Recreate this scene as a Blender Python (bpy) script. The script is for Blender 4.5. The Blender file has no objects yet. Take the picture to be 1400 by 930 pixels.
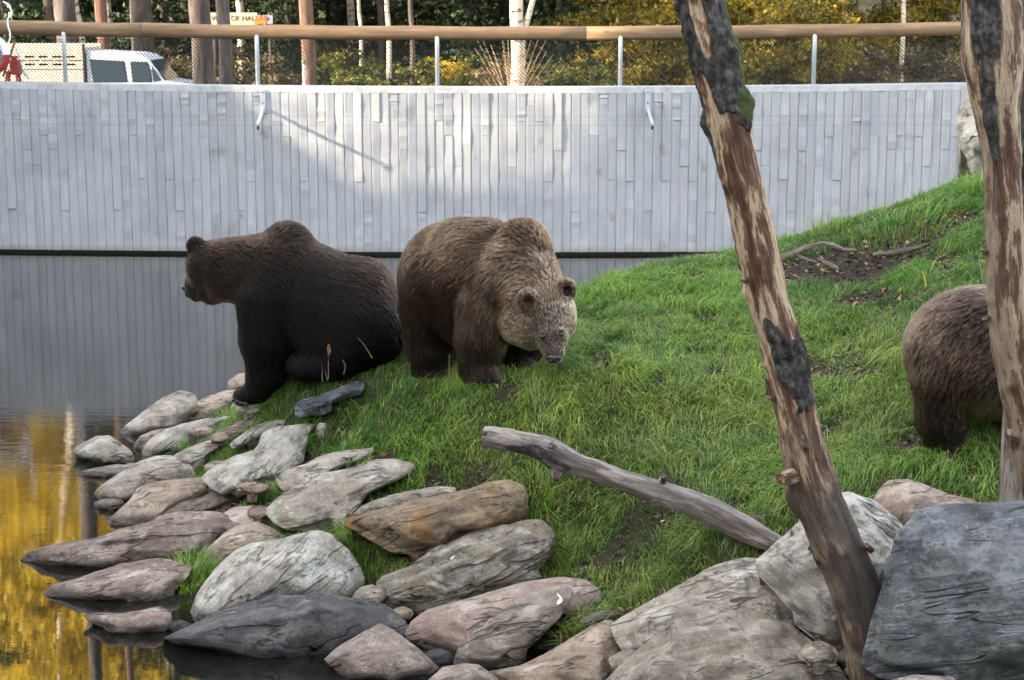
import bpy, math, random
import numpy as np
from mathutils import Vector, Matrix
R = math.radians
random.seed(7)
rng = np.random.default_rng(11)
scene = bpy.context.scene
COL = scene.collection

# ------------------------------------------------------------------ camera, sky, sun, exposure
F = 2380.0; PITCH = R(10.6); CAMZ = 3.9; PW, PH = 1400.0, 930.0
cam_d = bpy.data.cameras.new('camera'); cam = bpy.data.objects.new('camera', cam_d); COL.objects.link(cam)
cam.location = (0, 0, CAMZ); cam.rotation_euler = (math.pi/2 - PITCH, 0, 0)
cam_d.sensor_width = 36; cam_d.lens = 36*F/PW; cam_d.clip_start = .1; cam_d.clip_end = 2000
cam_d.dof.use_dof = True; cam_d.dof.focus_distance = 12.0; cam_d.dof.aperture_fstop = 6.3
scene.camera = cam
SUN_AZ, SUN_EL = R(20), R(19)
TO_SUN = Vector((-math.cos(SUN_AZ)*math.cos(SUN_EL), -math.sin(SUN_AZ)*math.cos(SUN_EL), math.sin(SUN_EL)))
world = bpy.data.worlds.new('World'); scene.world = world; world.use_nodes = True
wn = world.node_tree; wn.nodes.clear()
sky = wn.nodes.new('ShaderNodeTexSky'); sky.sky_type = 'NISHITA'; sky.sun_disc = False
sky.sun_elevation = SUN_EL; sky.sun_rotation = math.atan2(TO_SUN.x, TO_SUN.y)
sky.air_density = 1.0; sky.dust_density = 2.0; sky.ozone_density = 1.0
hs = wn.nodes.new('ShaderNodeHueSaturation'); hs.inputs['Saturation'].default_value = .36   # thin bright cloud in the blue
bg = wn.nodes.new('ShaderNodeBackground'); bg.inputs[1].default_value = .15
wo = wn.nodes.new('ShaderNodeOutputWorld')
wn.links.new(sky.outputs[0], hs.inputs['Color']); wn.links.new(hs.outputs[0], bg.inputs[0]); wn.links.new(bg.outputs[0], wo.inputs[0])
sd = bpy.data.lights.new('sun', 'SUN'); sd.energy = 2.2; sd.angle = R(1.0); sd.color = (1, .84, .62)
sun = bpy.data.objects.new('sun', sd); COL.objects.link(sun)
sun.rotation_euler = TO_SUN.to_track_quat('Z', 'Y').to_euler()
vs = scene.view_settings; vs.view_transform = 'Standard'; vs.look = 'None'; vs.gamma = 1; vs.exposure = 3.1
try:
    scene.render.hair_type = 'STRIP'
except Exception: pass
try:
    scene.cycles_curves.shape = 'RIBBONS'; scene.cycles_curves.subdivisions = 2
except Exception: pass
scene.cycles.max_bounces = 6; scene.cycles.transparent_max_bounces = 8
scene.cycles.sample_clamp_indirect = 5

# ------------------------------------------------------------------ pixel <-> world
FWD = np.array([0, math.cos(PITCH), -math.sin(PITCH)]); UP = np.array([0, math.sin(PITCH), math.cos(PITCH)]); RT = np.array([1., 0, 0])
CAM = np.array([0, 0, CAMZ])
def ray(u, v): return FWD + RT*((u-PW/2)/F) - UP*((v-PH/2)/F)
def PY(u, v, Y): d = ray(u, v); return CAM + d*(Y/d[1])
def PZ(u, v, z): d = ray(u, v); return CAM + d*((z-CAMZ)/d[2])
def pxs(p): return F/np.dot(np.asarray(p)-CAM, FWD)          # pixels per metre at a point

# ------------------------------------------------------------------ numpy noise
def _h(ix, iy, iz, s):
    n = (ix*374761393 + iy*668265263 + iz*2147483647 + s*1274126177) & 0xFFFFFFFF
    n = ((n ^ (n >> 13))*1274126177) & 0xFFFFFFFF
    n = ((n ^ (n >> 16))*2246822519) & 0xFFFFFFFF
    return ((n ^ (n >> 15)) & 0xFFFFFF)/float(0xFFFFFF)
def noise(P, s=0):
    P = np.asarray(P, float); i = np.floor(P).astype(np.int64); f = P-i; f = f*f*(3-2*f)
    r = 0
    for dx in (0, 1):
        for dy in (0, 1):
            for dz in (0, 1):
                w = (f[..., 0] if dx else 1-f[..., 0])*(f[..., 1] if dy else 1-f[..., 1])*(f[..., 2] if dz else 1-f[..., 2])
                r = r + w*_h(i[..., 0]+dx, i[..., 1]+dy, i[..., 2]+dz, s)
    return r*2-1
def fbm(P, o=4, s=0, g=.5):
    P = np.asarray(P, float); a = 1; r = 0; t = 0
    for k in range(o):
        r = r + a*noise(P*(2.03**k), s+k*17); t += a; a *= g
    return r/t
def sstep(a, b, x):
    t = np.clip((x-a)/(b-a), 0, 1); return t*t*(3-2*t)

# ------------------------------------------------------------------ mesh / object helpers
def fast_mesh(name, V, Fc, smooth=False):
    V = np.ascontiguousarray(V, np.float32); Fc = np.ascontiguousarray(Fc, np.int32)
    m = bpy.data.meshes.new(name); n, k = Fc.shape
    m.vertices.add(len(V)); m.vertices.foreach_set('co', V.ravel())
    m.loops.add(n*k); m.loops.foreach_set('vertex_index', Fc.ravel())
    m.polygons.add(n); m.polygons.foreach_set('loop_start', np.arange(0, n*k, k, dtype=np.int32))
    try: m.polygons.foreach_set('loop_total', np.full(n, k, np.int32))
    except Exception: pass
    m.polygons.foreach_set('use_smooth', np.full(n, smooth, bool))
    m.update(calc_edges=True); return m
def vattr(m, name, arr, typ='FLOAT'):
    a = m.attributes.new(name, typ, 'POINT')
    arr = np.ascontiguousarray(arr, np.float32)
    a.data.foreach_set({'FLOAT': 'value', 'FLOAT_COLOR': 'color', 'FLOAT_VECTOR': 'vector'}[typ], arr.ravel())
def tag(o, label=None, cat=None, group=None, kind=None):
    if label: o['label'] = label
    if cat: o['category'] = cat
    if group: o['group'] = group
    if kind: o['kind'] = kind
    return o
def link(name, data, mat=None, parent=None, loc=None):
    o = bpy.data.objects.new(name, data); COL.objects.link(o)
    if mat is not None and data is not None and not len(data.materials): data.materials.append(mat)
    if loc is not None: o.location = Vector([float(c) for c in loc])
    if parent is not None: o.parent = parent
    return o
def empty(name, loc, label, cat, group=None):
    o = bpy.data.objects.new(name, None); COL.objects.link(o); o.location = Vector([float(c) for c in loc]); o.empty_display_size = .1
    return tag(o, label, cat, group)
class MB:
    """collects boxes, prisms and tubes into one mesh"""
    def __init__(s): s.v = []; s.f = []
    def box(s, lo, hi, bev=0):
        x0, y0, z0 = lo; x1, y1, z1 = hi; n = len(s.v)
        if bev <= 0:
            s.v += [(x0,y0,z0),(x1,y0,z0),(x1,y1,z0),(x0,y1,z0),(x0,y0,z1),(x1,y0,z1),(x1,y1,z1),(x0,y1,z1)]
            s.f += [tuple(n+i for i in q) for q in ((0,3,2,1),(4,5,6,7),(0,1,5,4),(1,2,6,5),(2,3,7,6),(3,0,4,7))]
        else:   # chamfered in plan and in height
            b = bev
            def ringz(z, i): return [(x0+b+i,y0+i,z),(x1-b-i,y0+i,z),(x1-i,y0+b+i,z),(x1-i,y1-b-i,z),(x1-b-i,y1-i,z),(x0+b+i,y1-i,z),(x0+i,y1-b-i,z),(x0+i,y0+b+i,z)]
            rs = [ringz(z0, b*.6), ringz(z0+b, 0), ringz(z1-b, 0), ringz(z1, b*.6)]
            for r in rs: s.v += r
            for k in range(3):
                for j in range(8): s.f.append((n+k*8+j, n+k*8+(j+1)%8, n+k*8+8+(j+1)%8, n+k*8+8+j))
            s.f.append(tuple(n+7-j for j in range(8))); s.f.append(tuple(n+24+j for j in range(8)))
        return s
    def tube(s, pts, rad, k=8, caps=True):
        pts = [Vector([float(c) for c in p]) for p in pts]; n = len(s.v)
        if not hasattr(rad, '__len__'): rad = [rad]*len(pts)
        t = (pts[1]-pts[0]).normalized(); a = t.orthogonal().normalized()
        for i, p in enumerate(pts):
            q = pts[min(i+1, len(pts)-1)]-pts[max(i-1, 0)]; q.normalize()
            a = (a-q*a.dot(q)).normalized(); b = q.cross(a)
            for j in range(k):
                w = 2*math.pi*j/k; s.v.append(tuple(p+(a*math.cos(w)+b*math.sin(w))*rad[i]))
        for i in range(len(pts)-1):
            for j in range(k): s.f.append((n+i*k+j, n+i*k+(j+1)%k, n+i*k+k+(j+1)%k, n+i*k+k+j))
        if caps:
            s.f.append(tuple(n+k-1-j for j in range(k))); s.f.append(tuple(n+(len(pts)-1)*k+j for j in range(k)))
        return s
    def prism(s, poly, y0, y1):
        """poly in (x,z), extruded along y"""
        n = len(s.v); k = len(poly)
        s.v += [(p[0], y0, p[1]) for p in poly]+[(p[0], y1, p[1]) for p in poly]
        for j in range(k): s.f.append((n+j, n+(j+1)%k, n+k+(j+1)%k, n+k+j))
        s.f.append(tuple(n+k-1-j for j in range(k))); s.f.append(tuple(n+k+j for j in range(k)))
        return s
    def mesh(s, name, smooth=False):
        m = bpy.data.meshes.new(name); m.from_pydata([tuple(map(float, v)) for v in s.v], [], s.f)
        if smooth: m.polygons.foreach_set('use_smooth', [True]*len(m.polygons))
        m.update(); return m
    def build(s, name, mat, parent=None, smooth=False, loc=None):
        return link(name, s.mesh(name, smooth), mat, parent, loc)
def fix_normals(m):
    import bmesh
    b = bmesh.new(); b.from_mesh(m); bmesh.ops.recalc_face_normals(b, faces=b.faces); b.to_mesh(m); b.free()
def crom(P, n):
    """Catmull-Rom resampling of control rows"""
    P = np.asarray(P, float); Q = np.vstack([2*P[0]-P[1], P, 2*P[-1]-P[-2]]); T = np.linspace(0, len(P)-1-1e-6, n); out = []
    for t in T:
        i = int(t); f = t-i; a, b, c, d = Q[i], Q[i+1], Q[i+2], Q[i+3]
        out.append(.5*((2*b)+(-a+c)*f+(2*a-5*b+4*c-d)*f*f+(-a+3*b-3*c+d)*f**3))
    return np.array(out)

# ------------------------------------------------------------------ node material helper
class NM:
    def __init__(s, name):
        s.m = bpy.data.materials.new(name); s.m.use_nodes = True; s.t = s.m.node_tree; s.t.nodes.clear()
        s.out = s.n('ShaderNodeOutputMaterial'); s.p = s.n('ShaderNodeBsdfPrincipled'); s.l(s.p.outputs[0], s.out.inputs[0])
        s.p.inputs['Roughness'].default_value = .85; s.p.inputs['Specular IOR Level'].default_value = .25
    def n(s, t, **kw):
        x = s.t.nodes.new(t)
        for k, v in kw.items(): setattr(x, k, v)
        return x
    def l(s, a, b): s.t.links.new(a, b)
    def put(s, sock, v):
        if hasattr(v, 'is_output') or isinstance(v, bpy.types.NodeSocket): s.l(v, sock)
        else: sock.default_value = v if not (isinstance(v, tuple) and len(v) == 3 and sock.type == 'RGBA') else (*v, 1)
    def coord(s, kind='Object'): return s.n('ShaderNodeTexCoord').outputs[kind]
    def attr(s, name, out='Fac'): x = s.n('ShaderNodeAttribute'); x.attribute_name = name; return x.outputs[out]
    def mapping(s, vec, scale=(1, 1, 1), rot=(0, 0, 0), loc=(0, 0, 0)):
        x = s.n('ShaderNodeMapping'); s.put(x.inputs['Vector'], vec); x.inputs['Scale'].default_value = scale; x.inputs['Rotation'].default_value = rot; x.inputs['Location'].default_value = loc; return x.outputs[0]
    def noise(s, vec, scale=5, detail=4, rough=.55, dist=0, col=False):
        x = s.n('ShaderNodeTexNoise'); s.put(x.inputs['Vector'], vec); x.inputs['Scale'].default_value = scale; x.inputs['Detail'].default_value = detail; x.inputs['Roughness'].default_value = rough; x.inputs['Distortion'].default_value = dist
        return x.outputs['Color' if col else 'Fac']
    def voro(s, vec, scale=5, feature='F1', out='Distance'):
        x = s.n('ShaderNodeTexVoronoi'); x.feature = feature; s.put(x.inputs['Vector'], vec); x.inputs['Scale'].default_value = scale; return x.outputs[out]
    def wave(s, vec, scale=5, dist=3, detail=3, dscale=1.5, dirn='Z'):
        x = s.n('ShaderNodeTexWave'); x.bands_direction = dirn; s.put(x.inputs['Vector'], vec); x.inputs['Scale'].default_value = scale; x.inputs['Distortion'].default_value = dist; x.inputs['Detail'].default_value = detail; x.inputs['Detail Scale'].default_value = dscale; return x.outputs['Fac']
    def ramp(s, fac, stops, interp='LINEAR'):
        x = s.n('ShaderNodeValToRGB'); s.put(x.inputs[0], fac); e = x.color_ramp; e.interpolation = interp
        while len(e.elements) > 1: e.elements.remove(e.elements[-1])
        for i, (p, c) in enumerate(stops):
            el = e.elements[0] if i == 0 else e.elements.new(p)
            el.position = p; el.color = (*c, 1) if not isinstance(c, (int, float)) else (c, c, c, 1)
        return x.outputs[0]
    def mix(s, fac, a, b, mode='MIX'):
        x = s.n('ShaderNodeMix'); x.data_type = 'RGBA'; x.blend_type = mode
        s.put(x.inputs[0], fac); s.put(x.inputs[6], a); s.put(x.inputs[7], b); return x.outputs[2]
    def math(s, op, a, b=0, c=None, clamp=False):
        x = s.n('ShaderNodeMath'); x.operation = op; x.use_clamp = clamp; s.put(x.inputs[0], a); s.put(x.inputs[1], b)
        if c is not None: s.put(x.inputs[2], c)
        return x.outputs[0]
    def rng(s, v, a, b, c=0, d=1):
        x = s.n('ShaderNodeMapRange'); x.interpolation_type = 'SMOOTHSTEP'; s.put(x.inputs[0], v); x.inputs[1].default_value = a; x.inputs[2].default_value = b; x.inputs[3].default_value = c; x.inputs[4].default_value = d; return x.outputs[0]
    def sep(s, v): x = s.n('ShaderNodeSeparateXYZ'); s.put(x.inputs[0], v); return x.outputs
    def bump(s, h, strength=.5, dist=.02, normal=None):
        x = s.n('ShaderNodeBump'); s.put(x.inputs['Height'], h); x.inputs['Strength'].default_value = strength; x.inputs['Distance'].default_value = dist
        if normal is not None: s.l(normal, x.inputs['Normal'])
        s.l(x.outputs[0], s.p.inputs['Normal']); return x.outputs[0]
    def base(s, c): s.put(s.p.inputs['Base Color'], c); return s
    def rough(s, r): s.put(s.p.inputs['Roughness'], r); return s
def plain(name, c, rough=.7, metal=0, spec=.3, var=.15, scale=6):
    k = NM(name); n = k.noise(k.coord(), scale, 5, .6)
    k.base(k.mix(n, tuple(x*(1-var) for x in c), tuple(min(1, x*(1+var)) for x in c))); k.rough(rough); k.p.inputs['Metallic'].default_value = metal; k.p.inputs['Specular IOR Level'].default_value = spec
    k.bump(n, .15, .01); return k.m
# ================================================================== TERRAIN (bank of the pond)
ctl_px = [(330,545,.72),(430,520,.90),(550,483,1.12),(300,575,.48),(380,580,.66),(450,590,.80),(400,640,.55),(560,620,.76),(480,690,.50),
  (330,690,.28),(400,730,.28),(500,760,.28),(560,790,.26),(650,760,.36),(700,700,.52),(640,690,.5),(700,640,.74),(760,760,.46),(850,800,.44),(900,760,.58),(1000,740,.68),(830,860,.28),
  (480,525,1.0),(800,600,.93),(900,500,1.28),(800,450,1.3),(850,378,1.36),(780,402,1.3),(1000,420,1.45),(1000,352,1.6),(1130,322,1.82),(1200,380,1.66),(1250,304,2.05),
  (1350,262,2.3),(1390,400,1.8),(1150,480,1.33),(1300,632,1.03),(1100,600,1.0),(1350,560,1.22),(1200,660,.95),(1390,700,.85),
  (250,600,.12),(215,650,.03),(165,702,-.12),(250,742,.06),(200,772,-.1),(258,806,.1),(235,845,-.12),(490,838,.10),(555,885,-.08),(600,905,-.12),(700,935,-.1),(840,905,.2),(950,930,.3),(1150,905,.45),(1200,935,.48),(1400,940,.5),
  (165,602,-.15),(100,645,-.3),(350,900,-.3),(60,760,-.4),(100,830,-.4)]
ctl = [tuple(PZ(u, v, z)) for u, v, z in ctl_px]
ctl += [tuple(PY(582,528,13.5)), tuple(PY(655,521,12.8)), tuple(PY(708,503,13.1)), tuple(PY(630,505,13.75))]
ctl += [(-1.2,15.8,.6),(-1.2,17,-.05),(-1.2,18.2,-.5),(-2.4,16.2,.12),(-2.4,17.3,-.4),(1,18.9,.45),(1,20.4,-.5),(3,18.6,1.2),(3,20.5,-.3),(5,19.8,1.6),(5,22.5,-.3),(8,23,1.2),(8,17,2.45),(8,12,1.6),(8,9.5,.7),
  (-5,10,-.7),(-5,14,-.7),(-5,17,-.8),(0,24,-.9),(-8,24,-1),(6,26,-.5),(-3,9,-.6),(-1,9,-.5),(0,8,-.3),(1,8.3,.0),(3,7.5,.35),(6,7.5,.5),(-8,8,-.8),(-9,16,-.9),(11,24,1.5),(11,16,2.6),(11,8,1),(0,21.5,-.8),(-3,20,-.8),(11,30,1.0),(-9,30,-1),(3,4,.2),(-6,4,-.7),(11,4,1)]
ctl = np.array(ctl)
def _phi(d2): return .5*d2*np.log(d2+1e-9)
def _tps(C, lam=.04):
    n = len(C); K = _phi(((C[:, None, :2]-C[None, :, :2])**2).sum(-1))+lam*np.eye(n)
    Pm = np.hstack([np.ones((n, 1)), C[:, :2]]); A = np.zeros((n+3, n+3)); A[:n, :n] = K; A[:n, n:] = Pm; A[n:, :n] = Pm.T
    return np.linalg.solve(A, np.concatenate([C[:, 2], np.zeros(3)]))
_w = _tps(ctl)
def hgt(XY):
    XY = np.atleast_2d(XY); d2 = ((XY[:, None, :]-ctl[None, :, :2])**2).sum(-1)
    z = _phi(d2)@_w[:-3]+_w[-3]+XY@_w[-2:]
    P3 = np.column_stack([XY, np.zeros(len(XY))])
    z = z+.035*fbm(P3*1.6, 3, 5)+.02*fbm(P3*5, 2, 9)
    return np.clip(z, -1.3, 3.2)
GX0, GX1, GY0, GY1 = -10., 12., 4., 28.2
nx, ny = 221, 243
gx = np.linspace(GX0, GX1, nx); gy = np.linspace(GY0, GY1, ny)
XX, YY = np.meshgrid(gx, gy)
ZZ = hgt(np.column_stack([XX.ravel(), YY.ravel()])).reshape(ny, nx)
def gz(X, Y):
    """bilinear terrain height"""
    X = np.asarray(X, float); Y = np.asarray(Y, float)
    fx = np.clip((X-GX0)/(GX1-GX0)*(nx-1), 0, nx-1.001); fy = np.clip((Y-GY0)/(GY1-GY0)*(ny-1), 0, ny-1.001)
    i = fx.astype(int); j = fy.astype(int); a = fx-i; b = fy-j
    return ZZ[j, i]*(1-a)*(1-b)+ZZ[j, i+1]*a*(1-b)+ZZ[j+1, i]*(1-a)*b+ZZ[j+1, i+1]*a*b
def ground(u, v, water=True):
    """first hit of a pixel's ray with the bank (or the water)"""
    d = ray(u, v); T = np.linspace(6, 30, 1500)/d[1]; P = CAM[None]+d[None]*T[:, None]
    z = gz(P[:, 0], P[:, 1])
    if water: z = np.maximum(z, 0)
    k = np.argmax(P[:, 2] <= z)
    return P[k] if (P[:, 2] <= z).any() else P[-1]
def grid_faces(nx, ny):
    i = np.arange(nx-1)[None, :]; j = np.arange(ny-1)[:, None]; a = j*nx+i
    return np.stack([a, a+1, a+nx+1, a+nx], -1).reshape(-1, 4)
# bare soil spots: pixel, radius in metres
soil = [(1215,345,1.15,.32),(1130,366,.75,.25),(1180,410,.4,.16),(1060,372,.45,.16),(500,592,.26,.1),(445,612,.16,.14),(330,692,.42,.2),(290,700,.25,.2),(850,790,.10,.05),(420,600,.12,.1),(256,815,.25,.14),(980,515,.14,.06),(1120,512,.18,.06),(870,880,.4,.22),(1140,900,.5,.3),(590,640,.1,.06)]
soilP = np.array([[*ground(u, v)[:2], a, b] for u, v, a, b in soil])
def soil_mask(X, Y):
    m = np.zeros_like(X, float)
    for sx, sy, a, b in soilP: m = np.maximum(m, 1-np.sqrt(((X-sx)/(a*.8))**2+((Y-sy)/max(b*1.7, .15))**2))
    n = fbm(np.stack([X*3, Y*3, X*0], -1), 3, 3)
    return sstep(.05, .30, m+.4*n*(m > -.2))
k = NM('bank_soil'); co = k.coord(); n1 = k.noise(co, 3, 6, .6); n2 = k.noise(co, 28, 5, .7); n3 = k.noise(co, 1.1, 3)
c = k.ramp(n2, [(.3, (.012,.009,.007)), (.55, (.035,.025,.017)), (.75, (.075,.055,.038))])
c2 = k.ramp(n1, [(.35, (.018,.03,.008)), (.65, (.05,.05,.02))])
k.base(k.mix(k.attr('soil'), c2, c)); k.rough(.95); k.bump(n2, .9, .04)
MBANK = k.m

# ================================================================== WATER
k = NM('pond_water'); k.t.nodes.remove(k.p)
co = k.coord('Object')
w1 = k.noise(k.mapping(co, (1.2, 3.4, 1)), 2.2, 3, .5, .3); w2 = k.noise(k.mapping(co, (3, 11, 1)), 3.0, 3, .55, .2)
y = k.sep(co)[1]
calm = k.rng(y, 11.5, 15.5, .16, 1.0)
amp = k.math('MULTIPLY', k.math('ADD', w1, k.math('MULTIPLY', w2, .35)), calm)
bp = k.n('ShaderNodeBump'); bp.inputs['Strength'].default_value = 1.0; bp.inputs['Distance'].default_value = .0013; k.l(amp, bp.inputs['Height'])
fr = k.n('ShaderNodeFresnel'); fr.inputs['IOR'].default_value = 1.9; k.l(bp.outputs[0], fr.inputs['Normal'])
gl = k.n('ShaderNodeBsdfGlossy'); gl.inputs['Roughness'].default_value = .002; gl.inputs['Color'].default_value = (1, 1, 1, 1); k.l(bp.outputs[0], gl.inputs['Normal'])
df = k.n('ShaderNodeBsdfDiffuse'); df.inputs['Color'].default_value = (.012,.013,.011, 1)
tr = k.n('ShaderNodeBsdfTransparent'); tr.inputs['Color'].default_value = (.45,.44,.34, 1)
m1 = k.n('ShaderNodeMixShader'); m1.inputs[0].default_value = .45; k.l(df.outputs[0], m1.inputs[1]); k.l(tr.outputs[0], m1.inputs[2])
m2 = k.n('ShaderNodeMixShader'); k.l(fr.outputs[0], m2.inputs[0]); k.l(m1.outputs[0], m2.inputs[1]); k.l(gl.outputs[0], m2.inputs[2]); k.l(m2.outputs[0], k.out.inputs[0])
wv = np.array([(-13.5,3,0),(12,3,0),(12,28.9,0),(-13.5,28.9,0)])
tag(link('pond_water', fast_mesh('pond_water', wv, np.array([[0,1,2,3]])), k.m), kind='structure')

# ================================================================== CONCRETE WALL
WALLY = 28.42
def wall_y(x): return WALLY+.0055*x*x*.9
def wall_top(x): return 2.74+.0009*x*x
k = NM('board_marked_concrete'); co = k.coord('Object'); geo = k.n('ShaderNodeNewGeometry').outputs['Position']
rnd = k.n('ShaderNodeObjectInfo').outputs['Random']
grain = k.noise(k.mapping(geo, (30, 30, 2.5)), 1, 5, .6); blot = k.noise(geo, 1.3, 5, .6); fine = k.noise(geo, 22, 4, .7)
spots = k.rng(k.noise(k.mapping(geo, (1.6, 1, 1.1)), 1.7, 3, .5), .63, .74)
c = k.ramp(grain, [(.25, (.30,.303,.31)), (.75, (.385,.387,.395))])
c = k.mix(k.math('MULTIPLY', rnd, .55), c, (.285,.288,.296)); c = k.mix(k.rng(blot, .4, .72, 0, .55), c, (.24,.243,.255)); c = k.mix(k.math('MULTIPLY', spots, .55), c, (.15,.15,.155))
c = k.mix(k.rng(fine, .68, .78, 0, .35), c, (.14,.14,.14))
kn = k.voro(k.mapping(geo, (1.9, 1, 1.25)), 1.0); kring = k.math('MULTIPLY', k.rng(kn, .03, .07, 1, 0), k.rng(k.wave(k.mapping(geo,(1,1,1)), 9, 6, 2), .3, .7))
c = k.mix(k.math('MULTIPLY', kring, .5), c, (.12,.12,.12))
drip = k.noise(k.mapping(geo, (5.5, 1, .35)), 1.0, 5, .6); c = k.mix(k.rng(drip, .52, .68, 0, .3), c, (.21,.21,.212)); z = k.sep(geo)[2]; c = k.mix(k.rng(k.math('ADD', z, k.math('MULTIPLY', blot, .12)), .10, .24, .8, 0), c, (.22,.205,.165))
k.base(c); k.rough(.9); k.bump(k.math('ADD', grain, k.math('MULTIPLY', fine, .5)), .35, .012); MCON = k.m
k = NM('coping_concrete'); geo = k.n('ShaderNodeNewGeometry').outputs['Position']; n = k.noise(geo, 6, 6, .65)
k.base(k.ramp(n, [(.3, (.30,.30,.30)), (.6, (.43,.43,.43)), (.8, (.48,.48,.48))])); k.bump(n, .5, .02); MCOP = k.m
MWET = plain('wet_algae_concrete', (.012,.011,.008), .5)
wall = empty('concrete_wall', (0, WALLY, 0), 'long pale grey board-marked concrete wall rising from the pond', 'wall')
BW = .1478; x0w, x1w = -11.3, 9.2
ncol = int((x1w-x0w)/BW)
def arc_strip(name, mat, xs, yoff, thick, z0f, z1f):
    mb = MB(); n = len(xs)
    for x in xs:
        y = wall_y(x)-WALLY; mb.v += [(x, y+yoff, z0f(x)), (x, y+yoff, z1f(x)), (x, y+yoff+thick, z1f(x)), (x, y+yoff+thick, z0f(x))]
    for i in range(n-1):
        for j in range(4): mb.f.append((i*4+j, i*4+(j+1)%4, i*4+4+(j+1)%4, i*4+4+j))
    mb.f += [(0, 1, 2, 3), tuple(4*(n-1)+j for j in (3, 2, 1, 0))]
    m = mb.mesh(name); fix_normals(m); return link(name, m, mat, wall)
xs = np.linspace(-13.4, 11.5, 90)
arc_strip('wall_core', MCON, xs, .007, .477, lambda x: .052, lambda x: wall_top(x)-.1)
arc_strip('footing', MWET, xs, .07, .40, lambda x: -1.2, lambda x: .051)
arc_strip('coping', MCOP, xs, -.012, .52, lambda x: wall_top(x)-.098, wall_top)
jv = [2.44, 2.2, 1.95, 1.72, 1.46, 1.23, .72]          # heights of the butt joints between formwork boards
rb = random.Random(5); last = -1
for i in range(ncol):
    xa = x0w+i*BW; xb = xa+BW; zt = wall_top(xa)-.1; zb = .054
    if rb.random() < .82:
        j = rb.choice([q for q in range(7) if q != last and (q > 0 or rb.random() < .3)]); last = j; cuts = [jv[j]+rb.uniform(-.02, .02)]
    else: cuts = []
    zs = [zb]+cuts+[zt]; prev = None
    for q in range(len(zs)-1):
        za, zc = zs[q], zs[q+1]-(.006 if q < len(zs)-2 else 0)
        pr = rb.uniform(.0, .018)+(.006 if q else 0); til = rb.uniform(-.009, .009)
        rows = 9; mb = MB(); bul = [rb.random() < .16 for _ in range(rows)]
        for r_ in range(rows):
            zz = za+(zc-za)*r_/(rows-1); ja = rb.uniform(0, .006)+(.007 if bul[r_] else 0); jb = rb.uniform(.001, .006); o = rb.uniform(-.002, .002)-(.012 if bul[r_] else 0)
            for xx, oo in ((xa+.001-ja*.3, .03), (xa+.003-ja*.3, -pr-til+o+.004), (xa+.02, -pr-til+o), (xb-.02, -pr+til+o), (xb-.003-jb*.6, -pr+til+o+.004), (xb-.001-jb*.6, .03)):
                mb.v.append((xx, wall_y(xx)-WALLY+oo, zz))
        for r_ in range(rows-1):
            for cc in range(5): a = r_*6+cc; mb.f.append((a, a+1, a+7, a+6))
        mb.f.append(tuple(range(5, -1, -1))); mb.f.append(tuple((rows-1)*6+cc for cc in range(6)))
        mb.build('board', MCON, wall)
# steel arms that carry the two wires, with black insulators
MGALV = plain('galvanised_steel', (.42,.45,.48), .45, .35, .5, .2, 14)
MBLK = plain('black_plastic', (.012,.012,.012), .5)
def arm(u, label):
    a = PY(u, 124, wall_y(0)-.03); x = a[0]; y = wall_y(x)-.035
    e = empty('wire_arm', (x, y, a[2]), label, 'bracket')
    mb = MB().box((-.045, -.012, -.36), (.045, .006, .02), .004); mb.build('base_plate', MGALV, e)
    for zz in (-.03, -.2): MB().tube([(0, -.012, zz-.0), (0, -.022, zz)], .012, 8).build('bolt', MBLK, e)
    mb = MB(); ang = [(-.028, 0), (.028, 0)]
    mb.tube([(0, -.01, -.28), (.012, -.34, -.40), (.02, -.78, -.50)], .03, 4); mb.build('strut', MGALV, e)
    MB().tube([(.02, -.76, -.5), (.02, -.76, -.545), (.02, -.76, -.58)], [.012, .022, .012], 8).build('insulator', MBLK, e)
    return e
a1 = arm(358, 'galvanised arm on the sunlit patch of the concrete wall')
a2 = arm(886, 'galvanised arm on the shaded concrete wall beside the leaning bare trunk')
MWIRE = plain('fence_wire', (.10,.10,.11), .5, .6)
for lab, dz, dy in (('upper thin wire strung level along the concrete wall', -.40, -.55), ('lower thin wire strung level along the concrete wall', -.53, -.74)):
    pts = []
    for x in np.linspace(-9.4, 9.6, 30): pts.append((x, wall_y(x)+dy, 2.67+dz+.03))
    tag(MB().tube(pts, .0022, 4).build('electric_wire', MWIRE), lab, 'wire')

# ================================================================== FENCE ON THE WALL
k = NM('peeled_log'); co = k.coord('Object'); g = k.noise(k.mapping(co, (1.2, 16, 16)), 1, 5, .6); b = k.noise(k.mapping(co, (1.5, 2, 2)), 1.2, 3)
kn = k.rng(k.voro(k.mapping(co, (1.4, 4.5, 4.5)), 1), .03, .12, 1, 0)
c = k.ramp(g, [(.25, (.11,.062,.03)), (.5, (.20,.125,.068)), (.75, (.29,.195,.115))]); c = k.mix(k.rng(b, .35, .7, 0, .5), c, (.13,.088,.055)); c = k.mix(k.math('MULTIPLY', kn, .7), c, (.09,.045,.02))
k.base(c); k.rough(.75); k.bump(g, .25, .01); MLOGR = k.m
MGREEN = plain('green_wire', (.010,.014,.012), .7)
fence = empty('wall_fence', (0, WALLY+.2, 2.75), 'log-topped wire mesh fence with steel posts standing on the concrete wall', 'fence')
def fy(x): return wall_y(x)+.22
def fpos(x, y, z): return (x, y-(WALLY+.2), z-2.75)
def rail_z(x): return 3.595+.0013*x*x
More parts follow.
